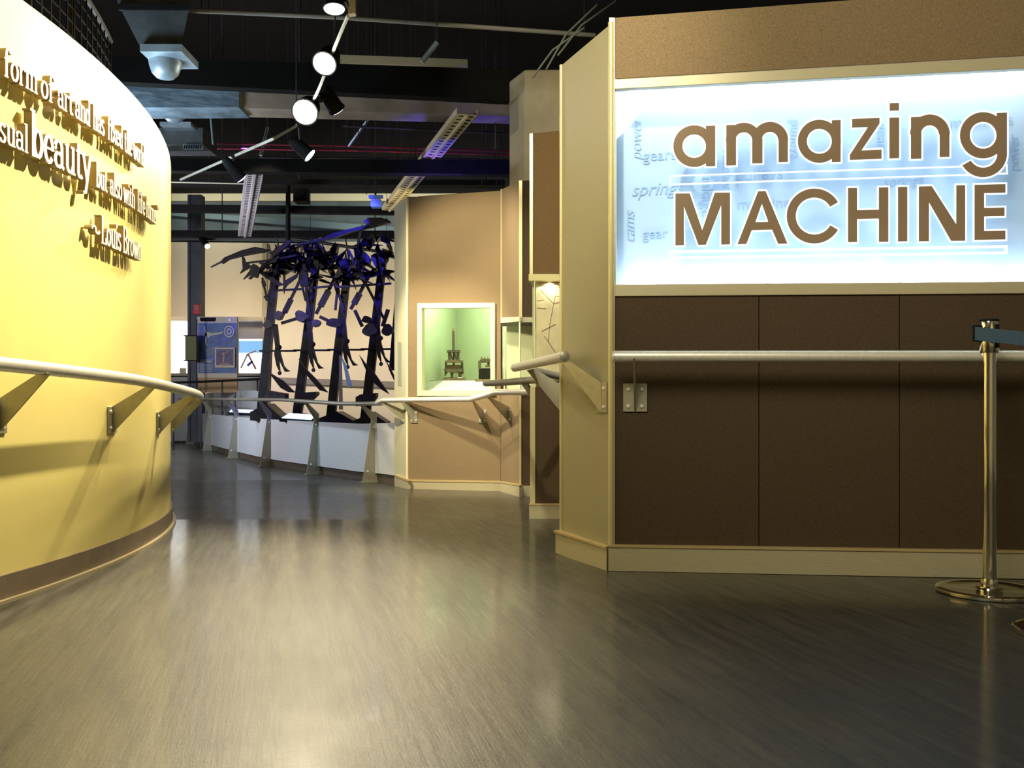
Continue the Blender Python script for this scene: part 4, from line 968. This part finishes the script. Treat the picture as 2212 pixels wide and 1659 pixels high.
# ducts with round nozzles
dc = thing('air_duct', P(345, 0, 6.6), 'tapered grey air duct with a round nozzle, top left of the ceiling', 'duct')
m = MB(); t4 = [P(238, -60, 6.5), P(420, -60, 6.5), P(420, -60, 7.3), P(238, -60, 7.3)]
b4 = [P(300, 96, 6.5), P(392, 96, 6.5), P(392, 96, 7.0), P(300, 96, 7.0)]
zmid = zb_(20, 6.5)
md = [P(255, 8, 6.5), P(411, 8, 6.5), P(411, 8, 7.2), P(255, 8, 7.2)]
m.add(t4 + md + b4, [(0, 1, 5, 4), (1, 2, 6, 5), (2, 3, 7, 6), (3, 0, 4, 7), (4, 5, 9, 8), (5, 6, 10, 9), (6, 7, 11, 10), (7, 4, 8, 11), (8, 9, 10, 11), (3, 2, 1, 0)])
build('hood', m, mat('dark_grey_duct', (0.075, 0.085, 0.085), 0.6, noise=0.25, nscale=6), dc)
build('seam_band', MB().prism([P(256, 21, 6.48), P(410, 21, 6.48), P(411, 8, 6.48), P(255, 8, 6.48)], (0, 0.02, 0)), M_BLACK, dc)
build('collar', MB().prism([P(302, 111, 6.46), P(392, 111, 6.46), P(392, 95, 6.46), P(302, 95, 6.46)], (0, 0.35, 0)), M_GALV, dc)
c = P(357, 111, 6.66); r0 = 37 / F * 6.66
build('nozzle', MB().lathe(c, [(r0, 0.0), (r0 * .97, -0.04), (r0 * .9, -0.10), (r0 * .75, -0.155), (r0 * .5, -0.185), (r0 * .2, -0.195)], 28), M_GALV, dc, True)
dc2 = thing('air_duct', P(380, 262, 10), 'second air duct nozzle half hidden behind the foil duct', 'duct')
c = P(376, 222, 10.0); r0 = 32 / F * 10
build('nozzle', MB().lathe(c, [(r0, 0.0), (r0 * .95, -0.08), (r0 * .75, -0.15), (r0 * .4, -0.20), (r0 * .1, -0.21)], 24), M_GALV, dc2, True)
build('collar', bq(345, 263, 412, 271, 10.2, 0.3), M_GALV, dc2)
build('plenum', bq(330, 276, 438, 312, 10.4, 0.5), mat('dark_grey_duct', (0.075, 0.085, 0.085)), dc2)
build('louver', bq(395, 312, 438, 322, 10.35, 0.02), M_GALV, dc2)
m = MB()
for i in range(8): m.prism([P(396 + i * 5, 321, 10.33), P(398 + i * 5, 321, 10.33), P(400 + i * 5, 313, 10.33), P(398 + i * 5, 313, 10.33)], (0, 0.01, 0))
build('louver_slats', m, M_BLACK, dc2)

def hangers(o, pts, rr=0.004):
    for p in pts:
        p = Vector(p); build('hanger', MB().tube([p, Vector((p.x, p.y, 7.94))], rr, 6), M_IRON2, o)
def pipe(label, pts, r, mt, name='pipe', cat='pipe', group=None, hang=True):
    o = tag(build(name, MB().tube(pts, r, 10), mt, smooth=True), label, cat, group)
    if hang: hangers(o, [Vector(pts[0]).lerp(Vector(pts[-1]), t) + Vector((0, 0, r * .5)) for t in ((.03, .55, .97) if abs(pts[0][0] - pts[-1][0]) > .5 else (.0,))])
    return o
pipe('thin grey pipe crossing the ceiling at the very top', [P(405, 22, 7.0), P(745, 38, 7.3), P(1285, 76, 8.0)], 0.018, mat('dull_grey_pipe', (0.3, 0.28, 0.24), 0.5, 0.4))
pipe('short grey conduit stub hanging right of the spotlights', [P(944, 92, 7.5), P(911, 134, 7.5)], 0.021, M_GALV)
RP = mat('dull_red_pipe', (0.5, 0.05, 0.09), 0.35, 0.3)
pipe('upper of two thin red pipes crossing mid ceiling', [P(430, 310, 12), P(760, 316, 12.2), P(1102, 327, 12.4)], 0.013, RP, group='red pipes')
pipe('lower of two thin red pipes crossing mid ceiling', [P(430, 320, 12), P(760, 325, 12.2), P(1102, 334, 12.4)], 0.013, RP, group='red pipes')
pipe('thin grey pipe just below the beige beam', [P(740, 272, 11), P(1102, 289, 11.2)], 0.014, M_IRON2)
pipe('thin dark pipe under the red pipes', [P(560, 340, 12.4), P(1102, 345, 12.4)], 0.012, M_IRON2)
# black beams, nearer to farther
def beam(label, x0, x1, y0a, y1a, y0b, y1b, Y, mt=M_BLACK, th=0.25, name='ceiling_beam', cat='beam'):
    m = MB().prism([P(x0, y1a, Y), P(x1, y1b, Y), P(x1, y0b, Y), P(x0, y0a, Y)], (0, th, 0)); o = tag(build(name, m, mt), label, cat)
    if x1 - x0 > 100: hangers(o, [P(x0 + 150, y0a + 3, Y + th / 2), P(x1 - 40, y0b + 3, Y + th / 2)], 0.01)
    return o
beam('wide black beam under the red pipes at mid height', 330, 1110, 342, 368, 345, 376, 10.6, th=.15)
beam('black beam with pale lower edge above the far cream strip', 330, 1090, 386, 397, 388, 400, 14.5)
beam('black pipe rack crossing the blue grey far wall', 330, 852, 441, 456, 446, 462, 16.0, th=.15)
beam('lower black rack just above the far cream wall', 330, 850, 497, 511, 498, 514, 17.0, th=.15)
pipe('thin pale pipe above the cream strip, far left', [P(355, 393, 14.3), P(530, 397, 14.3)], 0.012, mat('pale_green_pipe', (0.5, 0.52, 0.38), 0.5))
pipe('thin pale conduit under the wide black beam', [P(355, 364, 13.3), P(1102, 382, 13.2)], 0.009, M_IRON2)
pipe('shiny grey conduit just above the cream far wall', [P(355, 516, 17.2), P(640, 516, 17.2), P(850, 548, 17.2)], 0.03, mat('shiny_dark_conduit', (0.05, 0.047, 0.045), 0.4, 0.3))
pipe('thin dark conduit touching the top of the cream wall', [P(355, 521, 17.3), P(680, 524, 17.3)], 0.015, M_BLACK)
bx_ = beam('small dark box hanging before the cream strip', 633, 661, 405, 434, 405, 434, 15.5, M_BLACK, .3, 'junction_box', 'box')
hangers(bx_, [P(647, 410, 15.6)], 0.03)
pipe('thick black hanging pipe dropping towards the sculpture', [P(622, 397, 14.6), P(622, 560, 14.6)], 0.034, M_BLACK)
pipe('slanting grey rod near the second spotlight', [P(578, 275, 12.8), P(563, 336, 12.6)], 0.02, M_GALV)
pipe('slanting blue lit rod right of the spotlights', [P(803, 246, 11.5), P(754, 315, 12.0)], 0.018, M_GALV)
pipe('thin pale rod hanging under the foil duct', [P(454, 240, 9.6), P(460, 312, 9.6)], 0.010, M_GALV)
# cream ledge high right of lamps
m = MB().prism([P(735, 137, 9.6), P(1010, 142, 9.8), P(1010, 128, 9.8), P(735, 118, 9.6)], (0, 0.1, 0))
tag(build('ceiling_beam', m, mat('cream_beam', (0.5, 0.40, 0.22), 0.6)), 'short cream beam right of the upper spotlight, above the dark duct', 'beam')
# cable trays
def tray(label, p0, p1, w, mt, up=0.06):
    t = thing('cable_tray', p0, label, 'cable tray', 'perforated cable trays')
    d = (p1 - p0).normalized(); s = Vector((-d.y, d.x, 0)).normalized() * w / 2
    L = (p1 - p0).length; nseg = max(4, int(L / 0.22)); m = MB()
    m.prism([p0 - s, p0 + s, p1 + s, p1 - s], (0, 0, 0.006))
    q = MB()
    for i in range(nseg * 2):
        for sx in (-.5, .5):
            c = p0 + d * (L * (i + .5) / (nseg * 2)) + s * sx - Vector((0, 0, 0.003)); e = s * .22; g_ = d * .012
            q.prism([c - e - g_, c + e - g_, c + e + g_, c - e + g_], (0, 0, 0.003))
    k0 = len(m.f); m.add(q.v, q.f); fo = build('perforated_floor', m, mt, t); fo.data.materials.append(M_BLACK)
    for pi, p_ in enumerate(fo.data.polygons):
        if pi >= k0: p_.material_index = 1
    for sx in (-1, 1):
        a = p0 + s * sx; b = p1 + s * sx
        build('side_flange', MB().prism([a, b, b + Vector((0, 0, up)), a + Vector((0, 0, up))], s.normalized() * 0.006), mt, t)
    build('centre_channel', MB().prism([p0 - s * .12, p0 + s * .12, p1 + s * .12, p1 - s * .12], (0, 0, -0.02)), mt, t)
ZT = 3.4
def PZ(px, py, z): 
    Y = (z - H) * F / (HY - py); return P(px, py, Y)
tray('grey perforated cable tray running away above the far column, left', PZ(552, 366, ZT), PZ(529, 511, ZT), 0.21, mat('grey_tray', (0.62, 0.57, 0.56), 0.6, 0.0))
tray('long perforated cable tray slanting down towards the sculpture, violet then yellow', PZ(1010, 248, ZT), PZ(841, 455, ZT), 0.20, mat('pale_tray', (0.70, 0.60, 0.34), 0.6, 0.0))
# hanger rods
hr_n = 0
descr = ['leftmost', 'second', 'third', 'fourth', 'fifth', 'sixth', 'seventh', 'eighth', 'ninth', 'tenth', 'eleventh', 'twelfth', 'thirteenth', 'rightmost']
for i, (x, y0, y1) in enumerate([(720, 260, 400), (748, 255, 395), (774, 250, 410), (792, 250, 420), (811, 252, 410), (841, 252, 380), (867, 252, 372), (886, 252, 372), (897, 252, 345), (940, 258, 370), (994, 260, 380), (1041, 262, 400), (1072, 240, 420), (1084, 262, 410)]):
    pipe('thin hanger rod below the beige beam, %s from the left' % descr[i] if i not in (0, 13) else 'thin hanger rod below the beige beam, the %s' % descr[i],
         [Vector((P(x, y0, 11.3).x, 11.3, 7.94)), P(x, y1, 11.3)], 0.005, M_IRON2, 'hanger_rod', 'rod', 'hanger rods', False)
spot((-0.6, 10.0, 2.6), (-0.6, 10.6, 3.6), 16, 95, BLUE, 0.05, 0.7)  # unseen violet-blue spots added to tint the cable tray
spot((-0.9, 10.6, 2.6), (-1.0, 10.9, 3.6), 16, 90, (0.25, 0.15, 1.0), 0.05, 0.7)
spot((-0.3, 12.2, 2.3), (-1.5, 12.8, 3.4), 60, 50, (1.0, 0.85, 0.4), 0.05, 0.7)  # unseen warm spot added below to brighten the tray's far end
# diagonal cable bundle, top centre right
for k, (a, b) in enumerate((((1180, 150), (1290, 10)), ((1205, 120), (1330, 2)), ((1150, 168), (1262, 60)))):
    pipe('dark cable rising behind the beige wall end, %s of three' % ('middle', 'right', 'left')[k], [P(a[0], a[1], 7.2), P((a[0] + b[0]) / 2 - 12, (a[1] + b[1]) / 2 - 6, 7.2), P(b[0], b[1], 7.2)], 0.008, mat('grey_cable', (0.12, 0.12, 0.1), 0.5), 'cable', 'cable', 'ceiling cables', False)

# wire mesh guard on top of the curved wall
gm = thing('wire_mesh_screen', CW(0.1, 6.0, 2.15), 'dark wire mesh screen standing above the yellow wall, top left', 'mesh screen')
M_MESH = mat('dull_dark_wire', (0.012, 0.010, 0.007), 0.8, 0.0, spec=0.1)
p0a, p1a = -0.5, math.asin((5.35 - CY) / 6.0)
m = MB(); nrow = 9
for i in range(nrow):
    z = 2.16 + i * 0.07
    m.tube([CW(p0a + (p1a - p0a) * k / 24, 6.0, z) for k in range(25)], 0.0035, 5)
build('horizontal_wires', m, M_MESH, gm)
m = MB(); nc = 46
for i in range(nc + 1):
    ph = p1a + (p0a - p1a) * i / nc; m.tube([CW(ph, 6.0, 2.15), CW(ph, 6.0, 2.72)], 0.0045, 5)
build('vertical_wires', m, M_MESH, gm)
m = MB()
for z, r_ in ((2.15, .02), (2.72, .015)): m.tube([CW(p0a + (p1a - p0a) * k / 24, 6.0, z) for k in range(25)], r_, 6)
for i in range(0, 5): ph = p1a + (p0a - p1a) * i / 6; m.tube([CW(ph, 5.98, 2.15), CW(ph, 5.98, 2.72)], .016, 6)
build('mesh_frame', m, mat('dark_brown_frame', (0.05, 0.04, 0.03), 0.6), gm)

# ================================================================== TRACK AND SPOTLIGHTS
trk = thing('light_track', PZ(700, 170, 3.0), 'thin light track curving through the ceiling with spotlights clipped on', 'light track')
tp = [PZ(747, -10, 3.02), PZ(752, 34, 3.0), PZ(724, 100, 3.0), PZ(683, 205, 3.0), PZ(640, 272, 3.0), PZ(590, 300, 2.75), PZ(390, 388, 2.75)]
build('rail', MB().tube(smooth_path(tp[1:5], 4) + tp[5:], 0.012, 6), mat('white_track', (0.6, 0.56, 0.45), 0.4), trk)
build('end_feed', MB().prism([P(746, -30, 5.6), P(766, -30, 5.6), P(767, 28, 5.6), P(752, 30, 5.6)], (0, 0.05, 0)), M_PF, trk)
for i in (2, 4): build('hanger', MB().tube([tp[i], tp[i] + Vector((0, 0, 1.2))], 0.005, 6), M_IRON2, trk)
M_LENSW = mat('glaring_warm_lens', (1, 1, 1), 0.5, emit=(1.0, 0.93, 0.8), estr=40)
M_LENSB = mat('bright_cool_lens', (1, 1, 1), 0.5, emit=(0.75, 0.8, 1.0), estr=6)
def lamp(label, pos, tgt, r, lens, power, ang, color, top, blend=.6):
    t = thing('track_spotlight', pos, label, 'spotlight', 'track spotlights')
    d = (Vector(tgt) - Vector(pos)).normalized()
    build('housing', MB().lathe(pos, [(r * .45, -0.20), (r * .8, -0.17), (r * .9, -0.12), (r * .95, -0.02), (r * 1.08, 0.0), (r * 1.08, 0.006), (r * .97, 0.006)], 24, d), M_BLACK, t, True)
    build('lens', MB().lathe(Vector(pos) + d * 0.004, [(r * .96, 0), (r * .9, 0.008), (r * .5, 0.014)], 24, d), lens, t, True)
    build('stem', MB().tube([Vector(pos) - d * 0.1, Vector(top)], 0.007, 8), M_IRON2, t)
    build('adapter', MB().box(top, (0.03, 0.08, 0.025)), M_BLACK, t)
    if power: spot(Vector(pos) + d * 0.04, tgt, power, ang, color, 0.05, blend, t)
    return t
lamp('upper of the two glaring white spotlights facing the viewer', P(701, 137, 6.3), (-1.6, 3.9, 0.9), 0.078, M_LENSW, 260, 62, WARM, PZ(708, 125, 3.0))
lamp('lower of the two glaring white spotlights facing the viewer', P(659, 242, 7.3), (-1.78, 4.4, 1.0), 0.098, M_LENSW, 240, 62, WARM, PZ(672, 222, 3.0))
lamp('small spotlight with violet rim just right of the lower glaring one', P(727, 236, 7.5), (-0.35, 9.1, 1.35), 0.066, M_LENSB, 140, 76, WARM, P(690, 215, 7.3))
lamp('small spotlight with violet rim below the glaring ones', P(668, 335, 8.0), (0.1, 8.2, 1.2), 0.062, M_LENSB, 70, 80, WARM, PZ(645, 266, 3.0))
lamp('flat looking downlight at the very top of the ceiling', P(722, 17, 5.4), (-0.9, 5.0, 0), 0.062, M_LENSB, 60, 80, WARM, P(745, 5, 5.5))
lamp('black spotlight under the track, left, shining down right', P(520, 384, 7.8), (-0.7, 9.2, 0.6), 0.048, M_LENSB, 230, 60, WARM, PZ(505, 338, 2.75))
sl = thing('track_spotlight', P(440, 525, 17), 'little black spotlight by the grey column high on the far wall', 'spotlight', 'track spotlights')
build('housing', MB().tube([P(436, 515, 17.1), P(447, 531, 16.91)], 0.055, 12), M_BLACK, sl, True)
build('lens', MB().lathe(P(448, 532, 16.90), [(0.045, 0), (0.03, 0.006)], 14, P(447, 531, 16.9) - P(436, 515, 17.1)), M_LENSB, sl)
build('stem', MB().tube([P(438, 518, 17.1), P(438, 500, 17.1)], 0.01, 6), M_BLACK, sl)
bf = thing('track_spotlight', P(811, 430, 13), 'blue spotlight fixture at the upper right of the sculpture', 'spotlight', 'track spotlights')
build('housing', bq(801, 430, 822, 446, 13.0, 0.15), mat('blue_housing', (0.1, 0.2, 0.6), 0.4), bf)  # plain blue base colour, shared with the mount bar
build('stem', MB().tube([P(811, 424, 13.04), Vector((P(811, 424, 13.04).x, 13.04, 7.94))], 0.01, 6), M_IRON2, bf)
build('mount_bar', bq(796, 421, 826, 427, 13.0, 0.08), MATS['blue_housing'], bf)

# ================================================================== STANCHIONS
def stanchion(base, label, sbelt):
    t = thing('stanchion', base, label, 'stanchion', 'chrome belt stanchions')
    b = Vector(base)
    build('base_disc', MB().lathe(b, [(0.180, 0.0), (0.181, 0.012), (0.178, 0.0145), (0.150, 0.016), (0.149, 0.0155), (0.045, 0.020), (0.044, 0.024)], 64), mat('dark_polished_base', (0.40, 0.37, 0.28), 0.10, 1.0), t, True)
    build('base_rim', MB().lathe(b, [(0.1815, 0.002), (0.1825, 0.007), (0.1815, 0.0125), (0.176, 0.0150)], 64), M_CHROME, t, True)
    build('collar', MB().lathe(b + Vector((0, 0, 0.02)), [(0.029, 0), (0.029, 0.02), (0.0265, 0.03)], 32), M_CHROME, t, True)
    build('pole', MB().tube([b + Vector((0, 0, 0.02)), b + Vector((0, 0, 0.905))], 0.0245, 32), M_CHROME, t, True)
    hd_ = build('head', MB().lathe(b + Vector((0, 0, 0.875)), [(0.0315, 0), (0.0325, 0.003), (0.0325, 0.112), (0.0315, 0.115)], 32), M_CHROME, t, True)
    build('head_cap', MB().lathe(b + Vector((0, 0, 0.99)), [(0.0335, 0), (0.0335, 0.006), (0.030, 0.009)], 32), M_BLACK, t, True)
    build('belt_slot', MB().box(b + Vector((0.012, -0.029, 0.935)), (0.014, 0.014, 0.085)), M_BLACK, hd_)
    build('belt_slot', MB().box(b + Vector((-0.0325, 0.0, 0.945)), (0.012, 0.018, 0.06)), M_BLACK, hd_)
    return t
sb = P(2137, 1278, 3.47); sb.z = 0
stanchion(sb, 'chrome stanchion with blue belt standing before the handrail, right', True)
sb2 = Vector((1.70, 2.84, 0)); 
stanchion(sb2, 'second chrome stanchion, only the edge of its round base at the right border', True)
bl = thing('retractable_belt', P(2110, 730, 3.40), 'navy blue retractable belt stretched from the chrome stanchion to the right', 'belt')
a = P(2107, 706, 3.425); b = P(2107, 735, 3.425); c_ = Vector((sb2.x - 0.03, sb2.y + 0.02, b.z - 0.02)); 
e0 = P(2107, 706, 3.42); e1 = P(2107, 735, 3.42); f1 = P(2240, 750, 3.25); f0 = P(2240, 719, 3.25)
g0 = Vector((sb2.x, sb2.y + 0.035, 0.96)); g1 = Vector((sb2.x, sb2.y + 0.035, 0.912))
m = MB(); m.prism([e0, e1, f1, f0], (0, 0.003, 0)); m.prism([f0, f1, g1, g0], (0, 0.003, 0)); build('webbing', m, M_NAVY, bl)
m = MB(); m.prism([P(2106, 737, 3.43), P(2121, 737, 3.43), P(2121, 702, 3.43), P(2106, 702, 3.43)], (0, 0.02, 0)); build('end_clip', m, M_BLACK, bl)

# ================================================================== RAISED LETTERS ON THE CURVED WALL
# stroke glyphs: x-height 5, ascender 8, descender -2.6; thick verticals, thin horizontals, slab serifs
def arc(cx, cy, rx, ry, a0, a1, n=9): return [(cx + rx * math.cos(math.radians(a0 + (a1 - a0) * i / n)), cy + ry * math.sin(math.radians(a0 + (a1 - a0) * i / n))) for i in range(n + 1)]
def sf(x, y, w=0.8): return [(x - w, y), (x + w, y)]
def st(x, y0, y1, top=True, bot=True):
    o = [[(x, y0), (x, y1)]]
    if bot: o.append(sf(x, y0 + .12))
    if top: o.append([(x - .9, y1 - .12), (x, y1 - .12)])
    return o
BOWL = arc(1.6, 2.5, 1.15, 2.4, 0, 360, 14)
G = {
 'o': (3.6, [arc(1.8, 2.5, 1.3, 2.4, 0, 360, 14)]),
 'f': (2.6, st(1.0, 0, 6.5, False) + [arc(2.0, 6.4, 1.0, 1.5, 180, 40), [(0.1, 4.9), (2.2, 4.9)], [(2.6, 7.0), (2.8, 7.5)]]),
 'r': (2.8, st(.9, 0, 5) + [arc(2.0, 3.6, 1.1, 1.3, 180, 40)]),
 'm': (5.8, st(.9, 0, 5) + st(2.9, 0, 3.7, False) + st(4.9, 0, 3.7, False) + [arc(1.9, 3.7, 1.0, 1.2, 180, 0), arc(3.9, 3.7, 1.0, 1.2, 180, 0)]),
 'n': (4.0, st(.9, 0, 5) + st(3.0, 0, 3.7, False) + [arc(1.95, 3.7, 1.05, 1.2, 180, 0)]),
 'h': (4.0, st(.9, 0, 8) + st(3.0, 0, 3.7, False) + [arc(1.95, 3.7, 1.05, 1.2, 180, 0)]),
 'a': (3.6, [arc(1.5, 3.7, 1.1, 1.2, 170, 0), [(2.6, 3.7), (2.6, .5), (3.3, .1)], arc(1.5, 1.4, 1.1, 1.3, 50, 310), [(.4, 3.6), (.7, 3.3)]]),
 't': (2.5, [[(1.0, 6.3), (1.0, 1.0)], arc(1.8, 1.0, .8, .9, 180, 320), [(.1, 4.9), (2.2, 4.9)]]),
 'd': (3.9, [BOWL, [(2.85, 0), (2.85, 8)], [(1.9, 7.9), (2.85, 7.9)], [(2.85, .12), (3.6, .12)]]),
 's': (3.0, [arc(1.5, 3.7, 1.0, 1.2, 30, 200), [(.55, 3.2), (2.4, 1.8)], arc(1.5, 1.3, 1.0, 1.25, 20, -160)]),
 'i': (2.0, st(1.0, 0, 5) + [[(1.0, 6.4), (1.0, 7.3)]]),
 'x': (3.6, [[(.4, 5), (3.1, 0)], [(3.1, 5), (.4, 0)], sf(.5, .1, .5), sf(3.0, .1, .5), sf(.5, 4.9, .5), sf(3.0, 4.9, .5)]),
 'e': (3.3, [arc(1.65, 2.5, 1.2, 2.4, 0, 320, 13), [(.5, 2.6), (2.85, 2.6)]]),
 'w': (5.2, [[(.3, 5), (1.5, 0)], [(1.5, 0), (2.6, 4.8)], [(2.6, 4.8), (3.7, 0)], [(3.7, 0), (4.9, 5)], sf(.4, 4.9, .6), sf(4.8, 4.9, .5)]),
 'l': (2.0, st(1.0, 0, 8)),
 'u': (4.0, [[(.9, 5), (.9, 1.3)], arc(1.9, 1.3, 1.0, 1.2, 180, 360), [(3.0, 5), (3.0, 0)], [(3.0, .12), (3.8, .12)], [(.1, 4.9), (.9, 4.9)], [(2.2, 4.9), (3.0, 4.9)]]),
 'v': (3.6, [[(.4, 5), (1.8, 0)], [(1.8, 0), (3.2, 5)], sf(.4, 4.9, .6), sf(3.2, 4.9, .5)]),
 'y': (3.6, [[(.4, 5), (1.9, .2)], [(3.2, 5), (1.4, -2.2)], [(1.4, -2.2), (.5, -2.5)], sf(.4, 4.9, .6), sf(3.2, 4.9, .5)]),
 'b': (3.9, [arc(2.2, 2.5, 1.15, 2.4, 0, 360, 14), [(.9, 0), (.9, 8)], [(0, 7.9), (.9, 7.9)]]),
 'L': (4.2, st(1.0, 0, 8) + [sf(1.0, 7.9), [(1.0, .15), (3.7, .15)], [(3.7, 0), (3.8, 1.8)]]),
 'B': (4.4, st(1.0, 0, 8) + [[(1.0, 7.85), (2.2, 7.85)], arc(2.2, 6.0, 1.4, 1.85, 90, -90), [(1.0, 4.15), (2.2, 4.15)], arc(2.3, 2.1, 1.6, 2.05, 90, -90), [(1.0, .1), (2.3, .1)]]),
 '~': (3.0, [arc(.9, 3.0, .7, 1.0, 170, 10, 6), arc(2.2, 3.2, .7, 1.0, 190, 350, 6)]),
 '"': (2.4, [[(.7, 8.2), (.9, 6.9)], [(1.6, 8.2), (1.8, 6.9)]]),
}
M_LSIDE = mat('bronze_letter_edge', (0.30, 0.22, 0.11), 0.45, noise=0.03, nscale=30)
def wall_word(word, pxa, pxb, zbase, unit, names, zslope=0.0, thick=1.05, thin=0.42):
    rf = R + 0.045; fa, fb = phi_px(pxa, rf), phi_px(pxb, rf)
    tot = sum(G[c][0] for c in word); x = 0.0
    su = (fb - fa) / tot
    for ci, ch in enumerate(word):
        wd_, strokes = G[ch]; m = MB()
        hs = unit / (su * rf)      # keep stroke width in arc units comparable with height units
        for pl in strokes:
            for (xa, ya), (xb, yb) in zip(pl, pl[1:]):
                X0, X1 = (x + xa) * su * rf, (x + xb) * su * rf; Z0, Z1 = ya * unit, yb * unit
                d = Vector((X1 - X0, Z1 - Z0)); Ln = d.length
                if Ln < 1e-6: continue
                d.normalize(); w = (thin + (thick - thin) * abs(d.y)) * unit * 0.5
                n = Vector((-d.y, d.x)) * w; e = d * w * 0.25
                q2 = [(X0 - e.x + n.x, Z0 - e.y + n.y), (X1 + e.x + n.x, Z1 + e.y + n.y), (X1 + e.x - n.x, Z1 + e.y - n.y), (X0 - e.x - n.x, Z0 - e.y - n.y)]
                fr_ = []; bk = []
                for (qx, qz) in q2:
                    ph = fa + qx / rf; z = zbase + zslope * (qx / rf + fa) + qz
                    fr_.append(CW(ph, rf, z)); bk.append(CW(ph, R + 0.014, z))
                m.add(fr_ + bk, [(0, 1, 2, 3), (7, 6, 5, 4), (0, 4, 5, 1), (1, 5, 6, 2), (2, 6, 7, 3), (3, 7, 4, 0)])
        # stand-off pin to the wall
        phc = fa + (x + G[ch][0] * .45) * su; zc_ = zbase + unit * 2.5
        xs0, xs1 = strokes[0][0]; yy = strokes[0][min(1, len(strokes[0]) - 1)]
        pxx = (xs0 + yy[0]) / 2 if len(strokes[0]) == 2 else xs0
        pyy = (xs1 + yy[1]) / 2 if len(strokes[0]) == 2 else xs1
        ph = fa + (x + pxx) * su; z = zbase + zslope * ph + pyy * unit
        m.tube([CW(ph, R - 0.004, z), CW(ph, R + 0.03, z)], 0.004, 6)
        nm = {'~': 'dash mark', '"': 'closing quotation mark'}.get(ch, 'letter ' + ch)
        o = build('raised_letter', m, M_LETTER); o.data.materials.append(M_LSIDE)
        for p_ in o.data.polygons:      # bronze coloured edges, ivory face
            if p_.normal.z ** 2 + (p_.normal.x * math.sin(fa) - p_.normal.y * math.cos(fa)) ** 2 > 0.3: p_.material_index = 1
        tag(o, 'raised ivory %s %s on the yellow wall' % (nm, names), 'letter', 'raised letters of the quotation')
        x += wd_
U1 = 0.0125; U2 = 0.0125
Z1 = 1.815
for w_, a_, b_ in (('a', -22, -6), ('form', 9, 82), ('of', 88, 117), ('art', 125, 158), ('and', 163, 196), ('has', 201, 226), ('fixed', 233, 266), ('the', 269, 286), ('world', 288, 313)):
    wall_word(w_, a_, b_, Z1, U1, 'of the word %s, top line' % w_ if len(w_) > 1 else 'alone before the word form, top line')
for w_, a_, b_ in (('visual', -34, 62), ('but', 208, 232), ('also', 238, 264), ('with', 267, 292), ('life', 297, 314), ('forms', 316, 338), ('"', 339, 345)):
    wall_word(w_, a_, b_, 1.585, U2, 'of the word %s, second line' % w_ if w_ != '"' else 'ending the second line')
wall_word('beauty', 66, 197, 1.585, 0.0205, 'of the large word beauty, second line')
for w_, a_, b_ in (('~', 198, 216), ('Louis', 219, 262), ('Brown', 266, 306)):
    wall_word(w_, a_, b_, 1.36, 0.0145, 'of the name %s, bottom line' % w_ if w_ != '~' else 'starting the bottom line')
